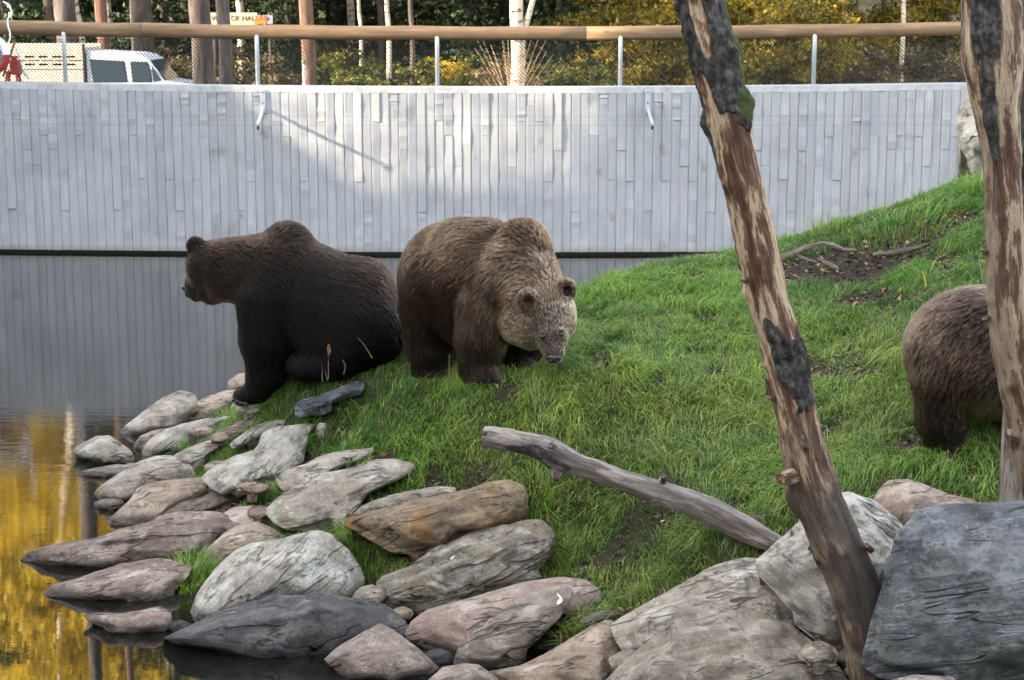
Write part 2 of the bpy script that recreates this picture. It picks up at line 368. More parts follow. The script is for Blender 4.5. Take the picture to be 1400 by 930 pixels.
for (xa, xb, r0, r1) in ((-13, -6.03, .123, .118), (-6.025, 1.2, .118, .112), (1.205, 12, .112, .116)):
    pts = []; rr = []
    for t in np.linspace(0, 1, 14):
        x = xa+(xb-xa)*t; pts.append(fpos(x, fy(x)+.07, rail_z(x)+.006*math.sin(3*x))); rr.append(r0+(r1-r0)*t+.002*math.sin(7*x))
    MB().tube(pts, rr, 20).build('rail', MLOGR, fence, True)
post_x = [PY(u, 80, WALLY+.22)[0] for u in (-190, 84, 351.5, 598, 848, 1114, 1385)]
for x in post_x:
    o = MB().tube([fpos(x, fy(x)-.06, wall_top(x)), fpos(x, fy(x)-.06, rail_z(x)-.09), fpos(x, fy(x)-.055, rail_z(x)-.06), fpos(x, fy(x)-.05, rail_z(x)-.05)], [.035, .035, .03, .012], 12).build('post', MGALV, fence, True)
    MB().box(fpos(x-.08, fy(x)-.13, wall_top(x)), fpos(x+.08, fy(x)+.02, wall_top(x)+.012), .003).build('base_plate', MGALV, o)
for i in range(len(post_x)-1):
    xa, xb = post_x[i], post_x[i+1]; mb = MB(); step = .062
    z0, z1 = 2.80, 3.50; hh = z1-z0
    def seg(p, q):
        n = len(mb.v)
        for P in (p, q):
            mb.v += [(P[0], P[1]-.005, P[2]), (P[0]+.0046, P[1]+.003, P[2]+.0026), (P[0]-.0046, P[1]+.003, P[2]-.0026)]
        for j in range(3): mb.f.append((n+j, n+(j+1)%3, n+3+(j+1)%3, n+3+j))
    x = xa-hh
    while x < xb:
        for sgn in (1, -1):
            a, b = (x, x+hh) if sgn > 0 else (x+hh, x)
            lo = max(xa, min(a, b)); hi = min(xb, max(a, b))
            if hi-lo > .02:
                f = lambda xx: z0+(xx-a)/(b-a)*hh
                seg(fpos(lo, fy(lo), f(lo)), fpos(hi, fy(hi), f(hi)))
        x += step
    for zz in (z0, z1): seg(fpos(xa, fy(xa), zz), fpos(xb, fy(xb), zz))
    tag(mb.build('wire_mesh', MGREEN, fence), kind='stuff')

# ================================================================== GROUND BEHIND THE WALL, ADDED LIGHT-BLOCKING HILLS
k = NM('forest_floor'); co = k.coord('Object'); n1 = k.noise(co, .35, 4, .6); n2 = k.noise(co, 5, 6, .7)
c = k.ramp(n2, [(.3, (.05,.035,.02)), (.5, (.14,.10,.055)), (.7, (.30,.22,.11))]); c = k.mix(k.rng(n1, .45, .6), c, (.06,.075,.025))
k.base(c); k.bump(n2, .8, .08); MFLOOR = k.m
def floor_z(x, y): return np.interp(y, [28.6, 35, 41, 47, 70, 90, 130], [1.6, 1.3, 1.05, 1.15, 2.2, 4.5, 24])+.12*fbm(np.stack([x*.3, y*.3, x*0], -1), 2, 31)
fx, fyy = np.meshgrid(np.linspace(-90, 90, 91), np.concatenate([[28.9], np.linspace(30, 135, 90)]))
V = np.stack([fx, fyy, floor_z(fx, fyy)], -1).reshape(-1, 3)
tag(link('forest_floor', fast_mesh('forest_floor', V, grid_faces(91, 91), True), MFLOOR), kind='structure')
# unseen hill added on the left, outside the picture: it keeps the enclosure in the shade of the low sun
k = NM('hillside_turf'); co = k.coord('Object'); n2 = k.noise(co, 1.5, 6, .7)
k.base(k.ramp(n2, [(.35, (.02,.03,.012)), (.65, (.06,.07,.025))])); k.bump(n2, 1, .2); MTURF = k.m
hx, hy = np.meshgrid(np.linspace(-60, -13, 95), np.linspace(-40, 30, 211))
hz = np.interp(hx, [-60, -40, -31, -26, -22, -14.5, -13], [4, 14, 19.5, 20, 15, 1.4, -1.2])*sstep(30.5, 24.5, hy)*sstep(-40, -30, hy)+.5*fbm(np.stack([hx*.3, hy*.3, hx*0], -1), 3, 8)
cc = hy-math.tan(SUN_AZ)*hx
hz = np.where(np.abs(cc-29.35) < 1.5, np.minimum(hz, 6.6+np.abs(cc-29.35)*1.4), hz)  # gap cut along the sun's direction to let a sun patch reach the wall
hz = np.where(hx > -13.6, np.minimum(hz, -.8), hz)
V = np.stack([hx, hy, hz], -1).reshape(-1, 3)
tag(link('hillside', fast_mesh('hillside', V, grid_faces(95, 211), True), MTURF), kind='structure')
# rise added behind the viewer, unseen: it hides the low sky there, so that light falls mainly from above
rx, ry = np.meshgrid(np.linspace(-60, 70, 66), np.linspace(-45, -4, 42))
rz = np.interp(ry, [-45, -22, -14, -5, -4], [6, 12, 10, 1.3, -.5])*sstep(-62, -40, rx)*sstep(72, 45, rx)+.6*fbm(np.stack([rx*.25, ry*.25, rx*0], -1), 3, 18)
tag(link('rear_hillside', fast_mesh('rear_hillside', np.stack([rx, ry, rz], -1).reshape(-1, 3), grid_faces(66, 42), True), MTURF), kind='structure')
# ================================================================== ROCKS
def rock_mat(name, dark, mid, light, strata=4, sdist=4, accent=None, acc_amt=.4, speck=.5, seed=0, crack=.5, gloss=.8, axis=(.5, .2, .3), vein=None, str_amt=.5):
    g_ = 1.15 if name.startswith(('blue', 'dark')) else 1.42; dark, mid, light = [tuple(min(.72, x*g_*w_) for x, w_ in zip(c, (1.07, 1., .90))) for c in (dark, mid, light)]
    k = NM(name); rnd = k.n('ShaderNodeObjectInfo').outputs['Random']
    off = k.n('ShaderNodeCombineXYZ'); k.l(k.math('MULTIPLY', rnd, 37), off.inputs[0]); k.l(k.math('MULTIPLY', rnd, 61), off.inputs[1])
    va = k.n('ShaderNodeVectorMath'); k.l(k.coord('Object'), va.inputs[0]); k.l(off.outputs[0], va.inputs[1])
    co = k.mapping(va.outputs[0], (1, 1, 1), axis, (seed*3.1, seed*1.7, seed*.9)); geo = k.n('ShaderNodeNewGeometry').outputs['Position']
    big = k.noise(co, 2.3, 6, .6, .4); fine = k.noise(co, 48, 5, .75); med = k.noise(co, 9, 8, .68, .3)
    lay = k.noise(k.mapping(co, (.7, .7, strata*1.3)), 1.6, 8, .62, .5+.12*sdist)
    c = k.ramp(k.math('ADD', k.math('MULTIPLY', big, 1-str_amt), k.math('MULTIPLY', lay, str_amt)), [(.35, dark), (.47, mid), (.61, light)])
    c = k.mix(k.rng(med, .40, .68, 0, .6), c, tuple(x*.6 for x in mid))
    c = k.mix(k.rng(fine, .55, .72, 0, speck), c, tuple(min(.7, x*1.6) for x in light)); c = k.mix(k.rng(fine, .44, .28, 0, speck*1.5), c, tuple(x*.3 for x in dark))
    if accent: c = k.mix(k.rng(k.noise(co, 1.7, 6, .65, .6), .47, .60, 0, acc_amt), c, accent)
    if vein:
        vv = k.math('ABSOLUTE', k.math('SUBTRACT', k.noise(k.mapping(co, (.8, .8, 2.2)), 1.3, 9, .68, .5), .5)); c = k.mix(k.math('MULTIPLY', k.rng(vv, 0, .02, .7, 0), k.rng(med, .4, .6)), c, vein)
    cr = k.noise(k.mapping(co, (.6, .6, 2.6)), 2.4, 10, .72, .3); crk = k.math('ABSOLUTE', k.math('SUBTRACT', cr, .5))
    ck = k.math('MULTIPLY', k.rng(crk, 0, .010, 1, 0), k.rng(big, .50, .60)); c = k.mix(k.math('MULTIPLY', ck, crack), c, tuple(x*.25 for x in dark))
    sl = k.noise(k.mapping(co, (.55, .55, 3.4)), 1.5, 3, .5, .25); cre = k.math('MULTIPLY', k.rng(k.math('ABSOLUTE', k.math('SUBTRACT', sl, .5)), .002, .016, 1, 0), k.rng(k.noise(co, 3.1, 3, .6), .44, .56)); c = k.mix(k.math('MULTIPLY', cre, .55), c, tuple(x*.2 for x in dark))
    blt = k.noise(co, 4.2, 7, .72, .2); c = k.mix(k.rng(blt, .54, .64, 0, .55), c, tuple(x*.55 for x in dark)); c = k.mix(k.rng(blt, .46, .37, 0, .5), c, tuple(min(.72, x*1.25) for x in light))
    lich = k.rng(k.noise(co, 6.5, 6, .75, .3), .62, .70); c = k.mix(k.math('MULTIPLY', lich, .28), c, (.40,.40,.37))
    zz = k.sep(geo)[2]; wet = k.rng(k.math('ADD', zz, k.math('MULTIPLY', k.math('SUBTRACT', med, .5), .12)), .03, .085, 1, 0)
    c = k.mix(k.math('MULTIPLY', wet, .8), c, tuple(x*.22 for x in mid)); k.base(c); k.rough(k.math('SUBTRACT', gloss, k.math('MULTIPLY', wet, .55)))
    k.p.inputs['Specular IOR Level'].default_value = .35
    h = k.math('ADD', k.math('MULTIPLY', med, .9), k.math('ADD', k.math('MULTIPLY', lay, .7), k.math('MULTIPLY', fine, .3))); h = k.math('SUBTRACT', h, k.math('ADD', k.math('MULTIPLY', ck, .5), k.math('MULTIPLY', cre, .8)))
    k.bump(h, 1.0, .07); return k.m
RM = {
 'pale': rock_mat('pale_grey_stone', (.15,.13,.11), (.28,.25,.22), (.43,.40,.365), 3, 5, (.20,.15,.11), .3, seed=1),
 'white': rock_mat('white_streaked_stone', (.16,.145,.125), (.32,.30,.27), (.50,.475,.44), 5, 5, (.17,.16,.15), .5, seed=2, axis=(.2,.7,.2)),
 'tan': rock_mat('tan_grey_stone', (.14,.11,.088), (.28,.225,.185), (.41,.35,.30), 4, 4, (.30,.19,.13), .35, seed=3),
 'pink': rock_mat('pink_granite', (.16,.125,.108), (.28,.22,.195), (.42,.355,.325), 3, 5, (.30,.19,.16), .45, seed=4),
 'rust': rock_mat('rusty_red_granite', (.10,.08,.068), (.21,.168,.148), (.34,.295,.265), 4, 6, (.18,.105,.08), .45, seed=5),
 'grey': rock_mat('warm_grey_stone', (.11,.095,.08), (.215,.19,.163), (.34,.31,.275), 4, 5, (.15,.12,.09), .4, seed=6),
 'dark': rock_mat('dark_wet_slate', (.03,.031,.034), (.075,.076,.08), (.16,.16,.165), 3, 5, (.05,.055,.07), .5, seed=7, gloss=.5, axis=(.9,.3,.4)),
 'blue': rock_mat('blue_grey_schist', (.042,.050,.064), (.10,.115,.14), (.21,.23,.26), 6, 7, (.16,.145,.11), .35, seed=8, crack=.45, vein=(.36,.38,.41), axis=(.25,.15,.1), gloss=.6, speck=.5),
 'brown': rock_mat('ochre_gneiss', (.06,.045,.032), (.15,.115,.08), (.25,.20,.15), 7, 6, (.30,.16,.055), .95, seed=9, axis=(.3,.25,.5)),
 'band': rock_mat('banded_gneiss', (.022,.023,.025), (.15,.14,.12), (.36,.335,.29), 6, 9, (.24,.175,.10), .5, seed=10, vein=(.5,.49,.46), axis=(.2,.35,.5)),
 'cream': rock_mat('pale_ridged_gneiss', (.15,.135,.12), (.38,.36,.335), (.56,.54,.515), 6, 6, (.26,.19,.14), .3, seed=12, crack=.9, axis=(.3,-.6,.2)),
}
from mathutils import geometry as _g
import bmesh
_b = bmesh.new(); bmesh.ops.create_icosphere(_b, subdivisions=5, radius=1); ICO5 = np.array([v.co[:] for v in _b.verts]); ICOF5 = np.array([[v.index for v in f.verts] for f in _b.faces]); _b.free()
_b = bmesh.new(); bmesh.ops.create_icosphere(_b, subdivisions=4, radius=1); ICO4 = np.array([v.co[:] for v in _b.verts]); ICOF4 = np.array([[v.index for v in f.verts] for f in _b.faces]); _b.free()
def poly_radius(poly, c, ang):
    """distance from c to the outline in every direction"""
    P = np.asarray(poly, float)-c; Q = np.roll(P, -1, 0); E = Q-P
    D = np.stack([np.cos(ang), np.sin(ang)], -1); r = np.full(len(ang), 1.)
    den = D[:, None, 0]*E[None, :, 1]-D[:, None, 1]*E[None, :, 0]; den = np.where(np.abs(den) < 1e-9, 1e-9, den)
    t = (P[None, :, 0]*E[None, :, 1]-P[None, :, 1]*E[None, :, 0])/den
    s = (P[None, :, 0]*D[:, None, 1]-P[None, :, 1]*D[:, None, 0])/den
    ok = (t > 0) & (s >= -1e-6) & (s <= 1+1e-6); t = np.where(ok, t, 0).max(1)
    return np.where(t > 0, t, 1.)
ROCKS = []; FRONT_SEL = {}
def rock(mat, poly, label, lean=.9, thick=.55, seed=0, Y=None, anchor=None, cuts=7, rough=1., dY=0, big=False, sink=.0):
    P = np.array(poly, float); A = P; Bq = np.roll(P, -1, 0); cr = A[:, 0]*Bq[:, 1]-Bq[:, 0]*A[:, 1]; ar = cr.sum()/2
    c = np.array([((A[:, 0]+Bq[:, 0])*cr).sum(), ((A[:, 1]+Bq[:, 1])*cr).sum()])/(6*ar)
    vb = P[:, 1].max(); w = P[:, 0].max()-P[:, 0].min(); h = vb-P[:, 1].min()
    if anchor is None: anchor = (P[P[:, 1] > vb-.12*h, 0].mean(), vb)
    if Y is None: Y = ground(*anchor)[1]
    Y = Y+dY; s = pxs(PY(*anchor, Y)); rg = np.random.default_rng(100+seed)
    T = thick*math.sqrt(abs(ar))/s*.92; lean = lean*.8                                      # half depth
    Yc = Y+T*.62
    ICO, ICF = (ICO5, ICOF5) if big else (ICO4, ICOF4)
    N = ICO; ang = np.arctan2(-N[:, 2], N[:, 0]); rho = np.hypot(N[:, 0], N[:, 2])
    ka = np.linspace(-math.pi, math.pi, 361); kr = poly_radius(P, c, ka); kr = np.convolve(np.concatenate([kr[-3:-1], kr, kr[1:3]]), [.08, .2, .44, .2, .08], 'valid')
    rad = np.interp(ang, ka, kr)*np.power(rho, .72)*1.065
    du = rad*np.cos(ang); dv = rad*np.sin(ang); ny_ = np.abs(N[:, 1]); ft = N[:, 1] < 0
    xh = du/np.abs(du).max(); zh = -dv/np.abs(dv).max()
    # facets: flat faces cut into the viewer's side, a top face leaning back and a front face below it first
    U = rg.uniform; pil = -1.1*T*np.sqrt(np.clip(1-rho**2, 0, 1))**.9
    K = 7 if rough < .9 else 5+cuts; envu = -np.sqrt(np.clip(1-rho**2, 0, 1))
    for q in range(K):                                   # a many-sided block: the ball is cut by flat faces, the outline stays
        n_ = rg.normal(size=3)*np.array([1.1, .6, .9]); n_[1] = -abs(n_[1])-.3
        if q == 0: n_ = np.array([U(-.3, .3), -.75, .75])                 # top face
        if q == 1: n_ = np.array([U(-.4, .4), -.9, -.45])                 # front face
        n_ /= np.linalg.norm(n_); de = (U(.13, .30) if q > 1 else U(.22, .38))*(.55 if rough < .9 else 1)
        envu = np.maximum(envu, (1-de-n_[0]*N[:, 0]-n_[2]*N[:, 2])/n_[1])
    envu = np.minimum(envu, -.10*np.sqrt(np.clip(1-rho**2, 0, 1)))
    soft = .35 if rough < .9 else .04; env = 1.1*T*envu*(1-soft)+pil*soft
    dep = np.where(ft, env, T*ny_**.8)
    L = np.stack([du/s, dep, -dv/s], -1); size = math.sqrt(abs(ar))/s     # local: right, away, up
    q = L/size+seed*7.3; nn = np.linalg.norm(L, axis=1, keepdims=True)+1e-6
    rid = 1-np.abs(fbm(q*np.array([2.4, 2.4, 3.4]), 4, seed+5))*2.4
    stq = q@np.array([.25, .35, 1.0])*4.5+1.6*fbm(q*1.7, 3, seed+2); st = (stq % 1); led = sstep(0, .75, st)-sstep(.8, 1., st)
    disp = .035*fbm(q*2.2, 4, seed)-.055*np.clip(rid, 0, 1)**4+.04*led*rough+.035*fbm(q*6, 4, seed+9)+.02*np.abs(fbm(q*13, 3, seed+11))
    edge = .22+.78*np.clip(ny_*1.5, 0, 1)
    dvec = L/nn*.45+np.array([0, -.7, .25])
    L = L+dvec*(disp*rough*size*edge)[:, None]
    L[:, 1] += np.clip(lean*L[:, 2], -1.2, 1.2)
    # place along the viewing rays so that the outline keeps its real distance
    u = c[0]+L[:, 0]*s; v = c[1]-L[:, 2]*s; Yv = Yc+L[:, 1]-np.clip(lean*(-(vb-c[1])/s), -1.2, 0)*1.0
    D = FWD[None]+RT[None]*((u-PW/2)/F)[:, None]-UP[None]*((v-PH/2)/F)[:, None]; W = CAM[None]+D*(Yv/D[:, 1])[:, None]
    # the rear half drops down to the ground instead of hanging in the air
    g = np.maximum(gz(W[:, 0], W[:, 1]), -.35); back = N[:, 1] > .4
    W[:, 2] = np.where(back & (N[:, 2] < .0), np.minimum(W[:, 2], g-.05+.0*W[:, 2]), W[:, 2]); W[:, 2] -= sink
    bot = N[:, 2] < -.75; W[:, 2] = np.where(bot, np.minimum(W[:, 2], W[:, 2]-.06), W[:, 2])
    base = np.array([W[:, 0].mean(), W[:, 1].mean(), W[:, 2].min()])
    m = fast_mesh('boulder', W-base, ICF, True)
    o = link('boulder', m, RM[mat], None, base); tag(o, label, 'rock'); ROCKS.append((o, W)); FRONT_SEL[o.name] = N[:, 1] < .1; return o
def zp(x0, y0, s, pts): return [(x0+x/s, y0+y/s) for x, y in pts]
A_ = lambda pts: zp(80, 500, 4.228, pts); G_ = lambda pts: zp(280, 560, 4.228, pts); F_ = lambda pts: zp(0, 660, 3.445, pts); H_ = lambda pts: zp(220, 700, 3.5, pts); I_ = lambda pts: zp(450, 640, 3.208, pts); L_ = lambda pts: zp(820, 600, 2.414, pts)
rock('pale', A_([(370,365),(480,280),(600,190),(700,150),(775,170),(800,230),(720,300),(660,370),(560,385),(520,405),(440,418),(375,405)]), 'rounded pale boulder at the far tip of the bank, lapped by the pond', 1.0, .6, 1)
rock('tan', A_([(640,365),(720,270),(790,220),(860,180),(960,150),(1050,140),(1060,170),(1000,225),(930,265),(850,305),(760,345),(700,365)]), 'tan slab just below the seated bear\'s front paw', 1.3, .5, 2)
rock('tan', A_([(970,155),(985,90),(1040,50),(1110,42),(1135,90),(1090,140),(1010,158)]), 'small rounded tan stone behind the seated bear\'s front paw', .8, .7, 3)
rock('rust', A_([(430,475),(470,410),(540,380),(620,362),(590,410),(520,455),(480,492)]), 'small reddish stone wedged beside the long white slab', .9, .6, 4)
rock('white', A_([(492,490),(530,430),(620,370),(760,330),(860,308),(1015,296),(1010,322),(890,355),(810,425),(740,465),(650,490),(560,530),(512,535)]), 'long whitish slab reaching from the water\'s edge towards the seated bear', 1.3, .45, 5, cuts=5)
rock('white', A_([(940,285),(960,235),(1020,213),(1090,223),(1160,198),(1250,163),(1350,128),(1350,148),(1210,205),(1120,245),(1050,272),(960,295)]), 'narrow white stone under the toes of the seated bear', 1.2, .4, 6, cuts=4)
rock('tan', A_([(868,412),(940,370),(1060,320),(1180,270),(1270,232),(1288,292),(1220,316),(1150,326),(1100,366),(1020,416),(920,436)]), 'flat tan slab with a dark broken edge in the grass', 1.4, .4, 7, cuts=5)
rock('white', A_([(998,445),(1060,400),(1150,345),(1260,308),(1350,296),(1375,310),(1350,335),(1240,376),(1160,408),(1080,458),(1010,478)]), 'pale slab half buried in grass beside the flat tan slab', 1.4, .4, 8, cuts=5)
rock('pale', A_([(655,530),(740,480),(850,440),(950,422),(985,450),(910,490),(840,530),(785,575),(720,565)]), 'low pale stone with grass along its upper side, above a pitted boulder', 1.2, .5, 9)
rock('pale', A_([(82,488),(150,450),(220,413),(290,408),(340,440),(410,490),(432,540),(400,578),(330,575),(270,580),(200,550),(120,515)]), 'pointed pale rock with a dark wet base standing out in the pond', .8, .7, 10)
rock('grey', A_([(72,632),(150,605),(240,588),(330,573),(430,578),(385,625),(300,648),(200,652),(130,642)]), 'thin grey slab lying almost flush with the water', 1.6, .5, 11, cuts=4)
rock('pale', A_([(212,740),(270,680),(380,610),(470,560),(560,528),(660,528),(745,570),(782,635),(745,670),(640,690),(540,700),(480,720),(440,780),(340,820),(260,780)]), 'grey boulder with small dark pits and a wet blue-black foot', .9, .6, 12)
rock('tan', A_([(268,898),(330,860),(420,780),(470,705),(580,675),(720,663),(870,648),(915,680),(940,725),(870,755),(750,790),(660,830),(600,880),(560,925),(460,925),(380,938),(310,928)]), 'broad smooth pinkish-grey boulder sloping into the pond', 1.1, .55, 13, cuts=6)
rock('rust', A_([(540,920),(600,830),(680,790),(760,750),(900,718),(1020,738),(1085,762),(1010,800),(880,840),(810,875),(710,900),(600,930)]), 'reddish rock next to the black soil patch', 1.1, .5, 14)
rock('white', G_([(-5,390),(60,330),(180,270),(290,240),(318,190),(328,150),(400,113),(500,103),(560,93),(625,98),(590,150),(570,230),(555,310),(500,350),(450,380),(390,420),(300,425),(230,450),(120,480),(55,450)]), 'large white-streaked boulder with a brown hollow and two humps', 1.3, .5, 15, big=True)
rock('pale', G_([(465,470),(420,405),(480,345),(580,318),(650,278),(740,253),(860,238),(980,226),(1008,240),(945,270),(850,300),(770,340),(700,385),(610,420),(530,470)]), 'wavy pale slab tapering to a point in the grass', 1.5, .4, 16, cuts=5)
rock('pale', G_([(365,580),(450,500),(560,440),(690,380),(850,343),(960,303),(1080,298),(1215,330),(1170,380),(1090,420),(1010,450),(930,490),(870,575),(800,650),(700,650),(600,680),(500,690),(420,650)]), 'long smooth whaleback boulder across the middle of the bank', 1.2, .5, 17, big=True)
rock('tan', G_([(-5,835),(60,770),(130,710),(200,670),(290,653),(360,680),(455,730),(450,770),(310,800),(210,820),(110,890),(40,870)]), 'small tan stone with fine stripes behind the big white round boulder', 1.0, .6, 18)
rock('rust', F_([(113,352),(170,320),(260,290),(370,275),(480,258),(600,213),(700,193),(740,163),(830,148),(1000,143),(1095,180),(1115,215),(1030,280),(970,340),(890,350),(800,360),(740,370),(650,388),(540,398),(420,410),(300,405),(180,392)]), 'long red and grey boulder jutting out into the pond', .9, .5, 19, big=True)
rock('rust', F_([(178,512),(240,485),(330,470),(440,430),(560,390),(660,373),(760,362),(860,393),(905,410),(840,470),(800,520),(805,558),(700,578),(580,575),(480,565),(380,562),(270,555)]), 'low purplish-red wedge rock at the water below the long red boulder', 1.4, .5, 20)
rock('rust', F_([(372,635),(450,613),(560,618),(650,608),(740,586),(795,610),(800,670),(770,702),(700,705),(600,722),(490,715),(505,685),(430,655)]), 'smallest reddish rock lying alone in the water by the grass clump', 1.1, .5, 21)
rock('white', H_([(163,515),(158,480),(200,380),(280,270),(370,190),(440,160),(560,143),(650,118),(730,98),(800,118),(880,190),(932,260),(955,335),(910,400),(860,440),(640,440),(450,460),(300,510),(220,530)]), 'big smooth white round boulder at the heart of the shore', .75, .62, 22, cuts=4, rough=.7, big=True)
rock('dark', H_([(2,617),(120,570),(260,500),(400,450),(560,410),(720,408),(850,418),(1000,433),(1070,458),(1155,550),(1170,595),(1010,630),(880,680),(700,710),(540,712),(430,700),(320,665),(200,640),(90,630)]), 'dark wet slate boulder lying low at the water\'s edge', 1.0, .5, 23, cuts=6, big=True)
rock('rust', H_([(792,708),(860,650),(960,590),(1050,543),(1110,573),(1200,640),(1320,742),(1260,790),(1150,825),(900,815),(850,755)]), 'pyramid-shaped reddish rock in the water beside the dark slate', .7, .65, 24)
rock('brown', I_([(55,232),(200,193),(350,158),(480,128),(600,103),(680,73),(770,60),(832,88),(853,140),(845,195),(780,265),(660,290),(570,300),(490,360),(380,370),(290,365),(170,295),(125,262)]), 'long ochre-brown slab with an undercut front in the grass', .75, .5, 25, big=True)
rock('grey', I_([(108,202),(160,160),(240,128),(350,103),(460,83),(540,87),(570,105),(490,135),(360,165),(200,205)]), 'thin grey slab just behind the ochre-brown slab', 1.3, .4, 26, cuts=4)
rock('band', I_([(222,565),(238,490),(290,453),(350,448),(420,400),(500,350),(640,288),(760,268),(850,242),(910,242),(962,290),(978,312),(955,372),(935,415),(895,445),(920,495),(860,520),(760,545),(610,580),(490,640),(400,645),(360,600),(290,620)]), 'craggy banded black and cream boulder in the grass', 1.0, .5, 27, cuts=10, rough=1.5, big=True)
rock('pink', I_([(352,722),(390,660),(450,622),(570,588),(700,552),(850,508),(1000,487),(1100,497),(1165,540),(1180,590),(1060,640),(910,680),(720,740),(610,830),(560,840),(450,790),(365,752)]), 'smooth pink granite boulder behind a tilted grey slab', .9, .55, 28, cuts=5, rough=.8, big=True)
rock('grey', I_([(556,845),(590,760),(640,700),(740,620),(820,578),(900,553),(1042,536),(1056,562),(1005,655),(925,735),(845,808),(765,862),(700,900),(600,885)]), 'tilted grey slab leaning on the pink boulder, a white feather on its tip', .8, .5, 29, cuts=8, big=True)
rock('tan', [(666,918),(715,911),(746,895.6),(783.5,874),(808.5,858),(830,851),(849,860),(853,882),(846,908),(832,935),(800,952),(720,950)], 'smooth tan boulder with a tapering left end beside the grey tilted slab', .9, .6, 30, cuts=5, big=True)
rock('rust', [(578,940),(606,914),(634,908.6),(652.6,910),(668,920),(684,934),(672,955),(600,958)], 'small brownish rock top showing in front of the tilted grey slab', .9, .6, 31)
rock('pale', L_([(52,608),(120,570),(210,520),(300,470),(370,430),(470,403),(532,408),(550,450),(590,500),(640,560),(650,620),(600,660),(430,660),(330,660),(230,690),(150,710),(95,700),(65,650)]), 'pale grey boulder between the grass and the brownish front boulder', 1.0, .55, 32, cuts=7, big=True)
rock('grey', [(832,935),(878,890),(911,865),(928,840),(973,829),(1006,833),(1044,845),(1085,864),(1112,886),(1141,915),(1160,950),(1000,975),(850,965)], 'wide brown-stained grey boulder at the foot of the leaning trunk', 1.0, .6, 33, cuts=9, big=True)
rock('cream', L_([(527,407),(600,340),(690,268),(790,197),(830,192),(900,222),(960,268),(1010,322),(1000,410),(970,480),(940,530),(885,590),(830,640),(780,655),(720,622),(650,570),(585,495),(540,450)]), 'white ridged boulder wedged behind the leaning trunk', .55, .6, 34, cuts=8, rough=1.2, big=True, dY=.15)
rock('pink', L_([(902,232),(930,168),(960,143),(1020,139),(1090,163),(1150,188),(1210,198),(1275,230),(1230,290),(1060,330),(1010,330),(955,290)]), 'pinkish-white boulder peeping over the big blue-grey block', .6, .6, 35, cuts=9, dY=.15)
rock('blue', [(1187,905),(1200,848),(1217,795),(1233,737),(1266,702),(1309,696),(1400,695),(1475,704),(1500,790),(1490,890),(1420,930),(1330,929),(1260,925),(1212,922)], 'huge angular blue-grey block in front of the right-hand trunks', .3, .5, 36, cuts=9, rough=.9, big=True)
rock('pale', [(1200,936),(1250,923.5),(1300,927),(1320,945),(1300,960),(1220,960)], 'pale stone top at the foot of the huge blue-grey block', .8, .7, 37)
rock('blue', zp(300, 420, 5.385, [(562,745),(598,680),(720,662),(850,607),(950,567),(1032,542),(1055,590),(1035,650),(945,660),(840,705),(730,750),(650,800),(575,805)]), 'small blue-grey slab alone in the grass below the seated bear', .9, .5, 38, cuts=6)
rock('white', [(1309,176),(1317,146),(1330,129),(1346,136),(1368,150),(1380,200),(1372,262),(1352,262),(1327,222),(1312,196)], 'white craggy boulder on the hilltop behind the right-hand trunk', .1, .7, 39, Y=17.6, cuts=9, rough=1.4)
rock('pink', [(288,714),(320,694),(358,692),(374,704),(352,720),(310,728)], 'low pinkish stone by the black soil patch', 1.2, .5, 40)
rock('white', [(433,584),(437,578.5),(443,579),(446,584),(443,588.5),(436,589)], 'fist-sized white stone lying alone in the grass', .8, .8, 41)

# smaller stones that close the gaps between the big ones
for i_, (x, y, w, h_, m_, lab) in enumerate((
  (232,640,26,14,'tan','small tan stone tucked between the pitted boulder and the low pale stone'),(300,640,30,16,'pale','small pale stone beside the grass band above the pinkish-grey boulder'),(345,668,34,15,'tan','flat tan stone before the large white-streaked boulder'),
  (262,668,30,16,'grey','small grey stone above the pinkish-grey boulder'),(355,700,26,14,'rust','brownish stone at the edge of the black soil patch'),(268,752,34,16,'grey','grey stone half hidden behind the muddy grass clump'),
  (205,612,20,12,'rust','little reddish stone under the long whitish slab'),(185,640,26,12,'grey','dark little stone by the pointed pale rock'),(225,604,30,13,'pale','little pale stone above the long whitish slab'),
  (275,590,28,12,'tan','little tan stone beside the flat tan slab'),(340,560,26,10,'pale','little pale stone under the narrow white stone'),(255,585,24,11,'grey','little grey stone near the far tip of the bank'),
  (505,815,34,22,'grey','grey stone beside the dark wet slate in the grass'),(548,840,26,16,'tan','little tan stone at the foot of the craggy banded boulder'),(600,900,34,18,'dark','dark wet stone in the water before the pink granite'),
  (860,905,40,24,'grey','grey stone wedged beside the smooth tan boulder'),(1120,895,44,26,'grey','grey stone in the dark gap under the white ridged boulder'),(395,655,26,12,'pale','little pale stone at the near end of the wavy pale slab'),
  (150,690,30,14,'rust','little reddish stone at the water by the pinkish-grey boulder'),(245,858,30,14,'dark','dark stone in the shallow water beside the big white boulder'))):
    rr_ = random.Random(i_+50); pts_ = [(x+w*(.9+.25*rr_.random())*math.cos(a_)*.62, y-h_*(.85+.3*rr_.random())*math.sin(a_)*.62) for a_ in [q_*2*math.pi/9 for q_ in range(9)]]
    rock(m_, pts_, lab, 1.0, .7, 60+i_, cuts=6)

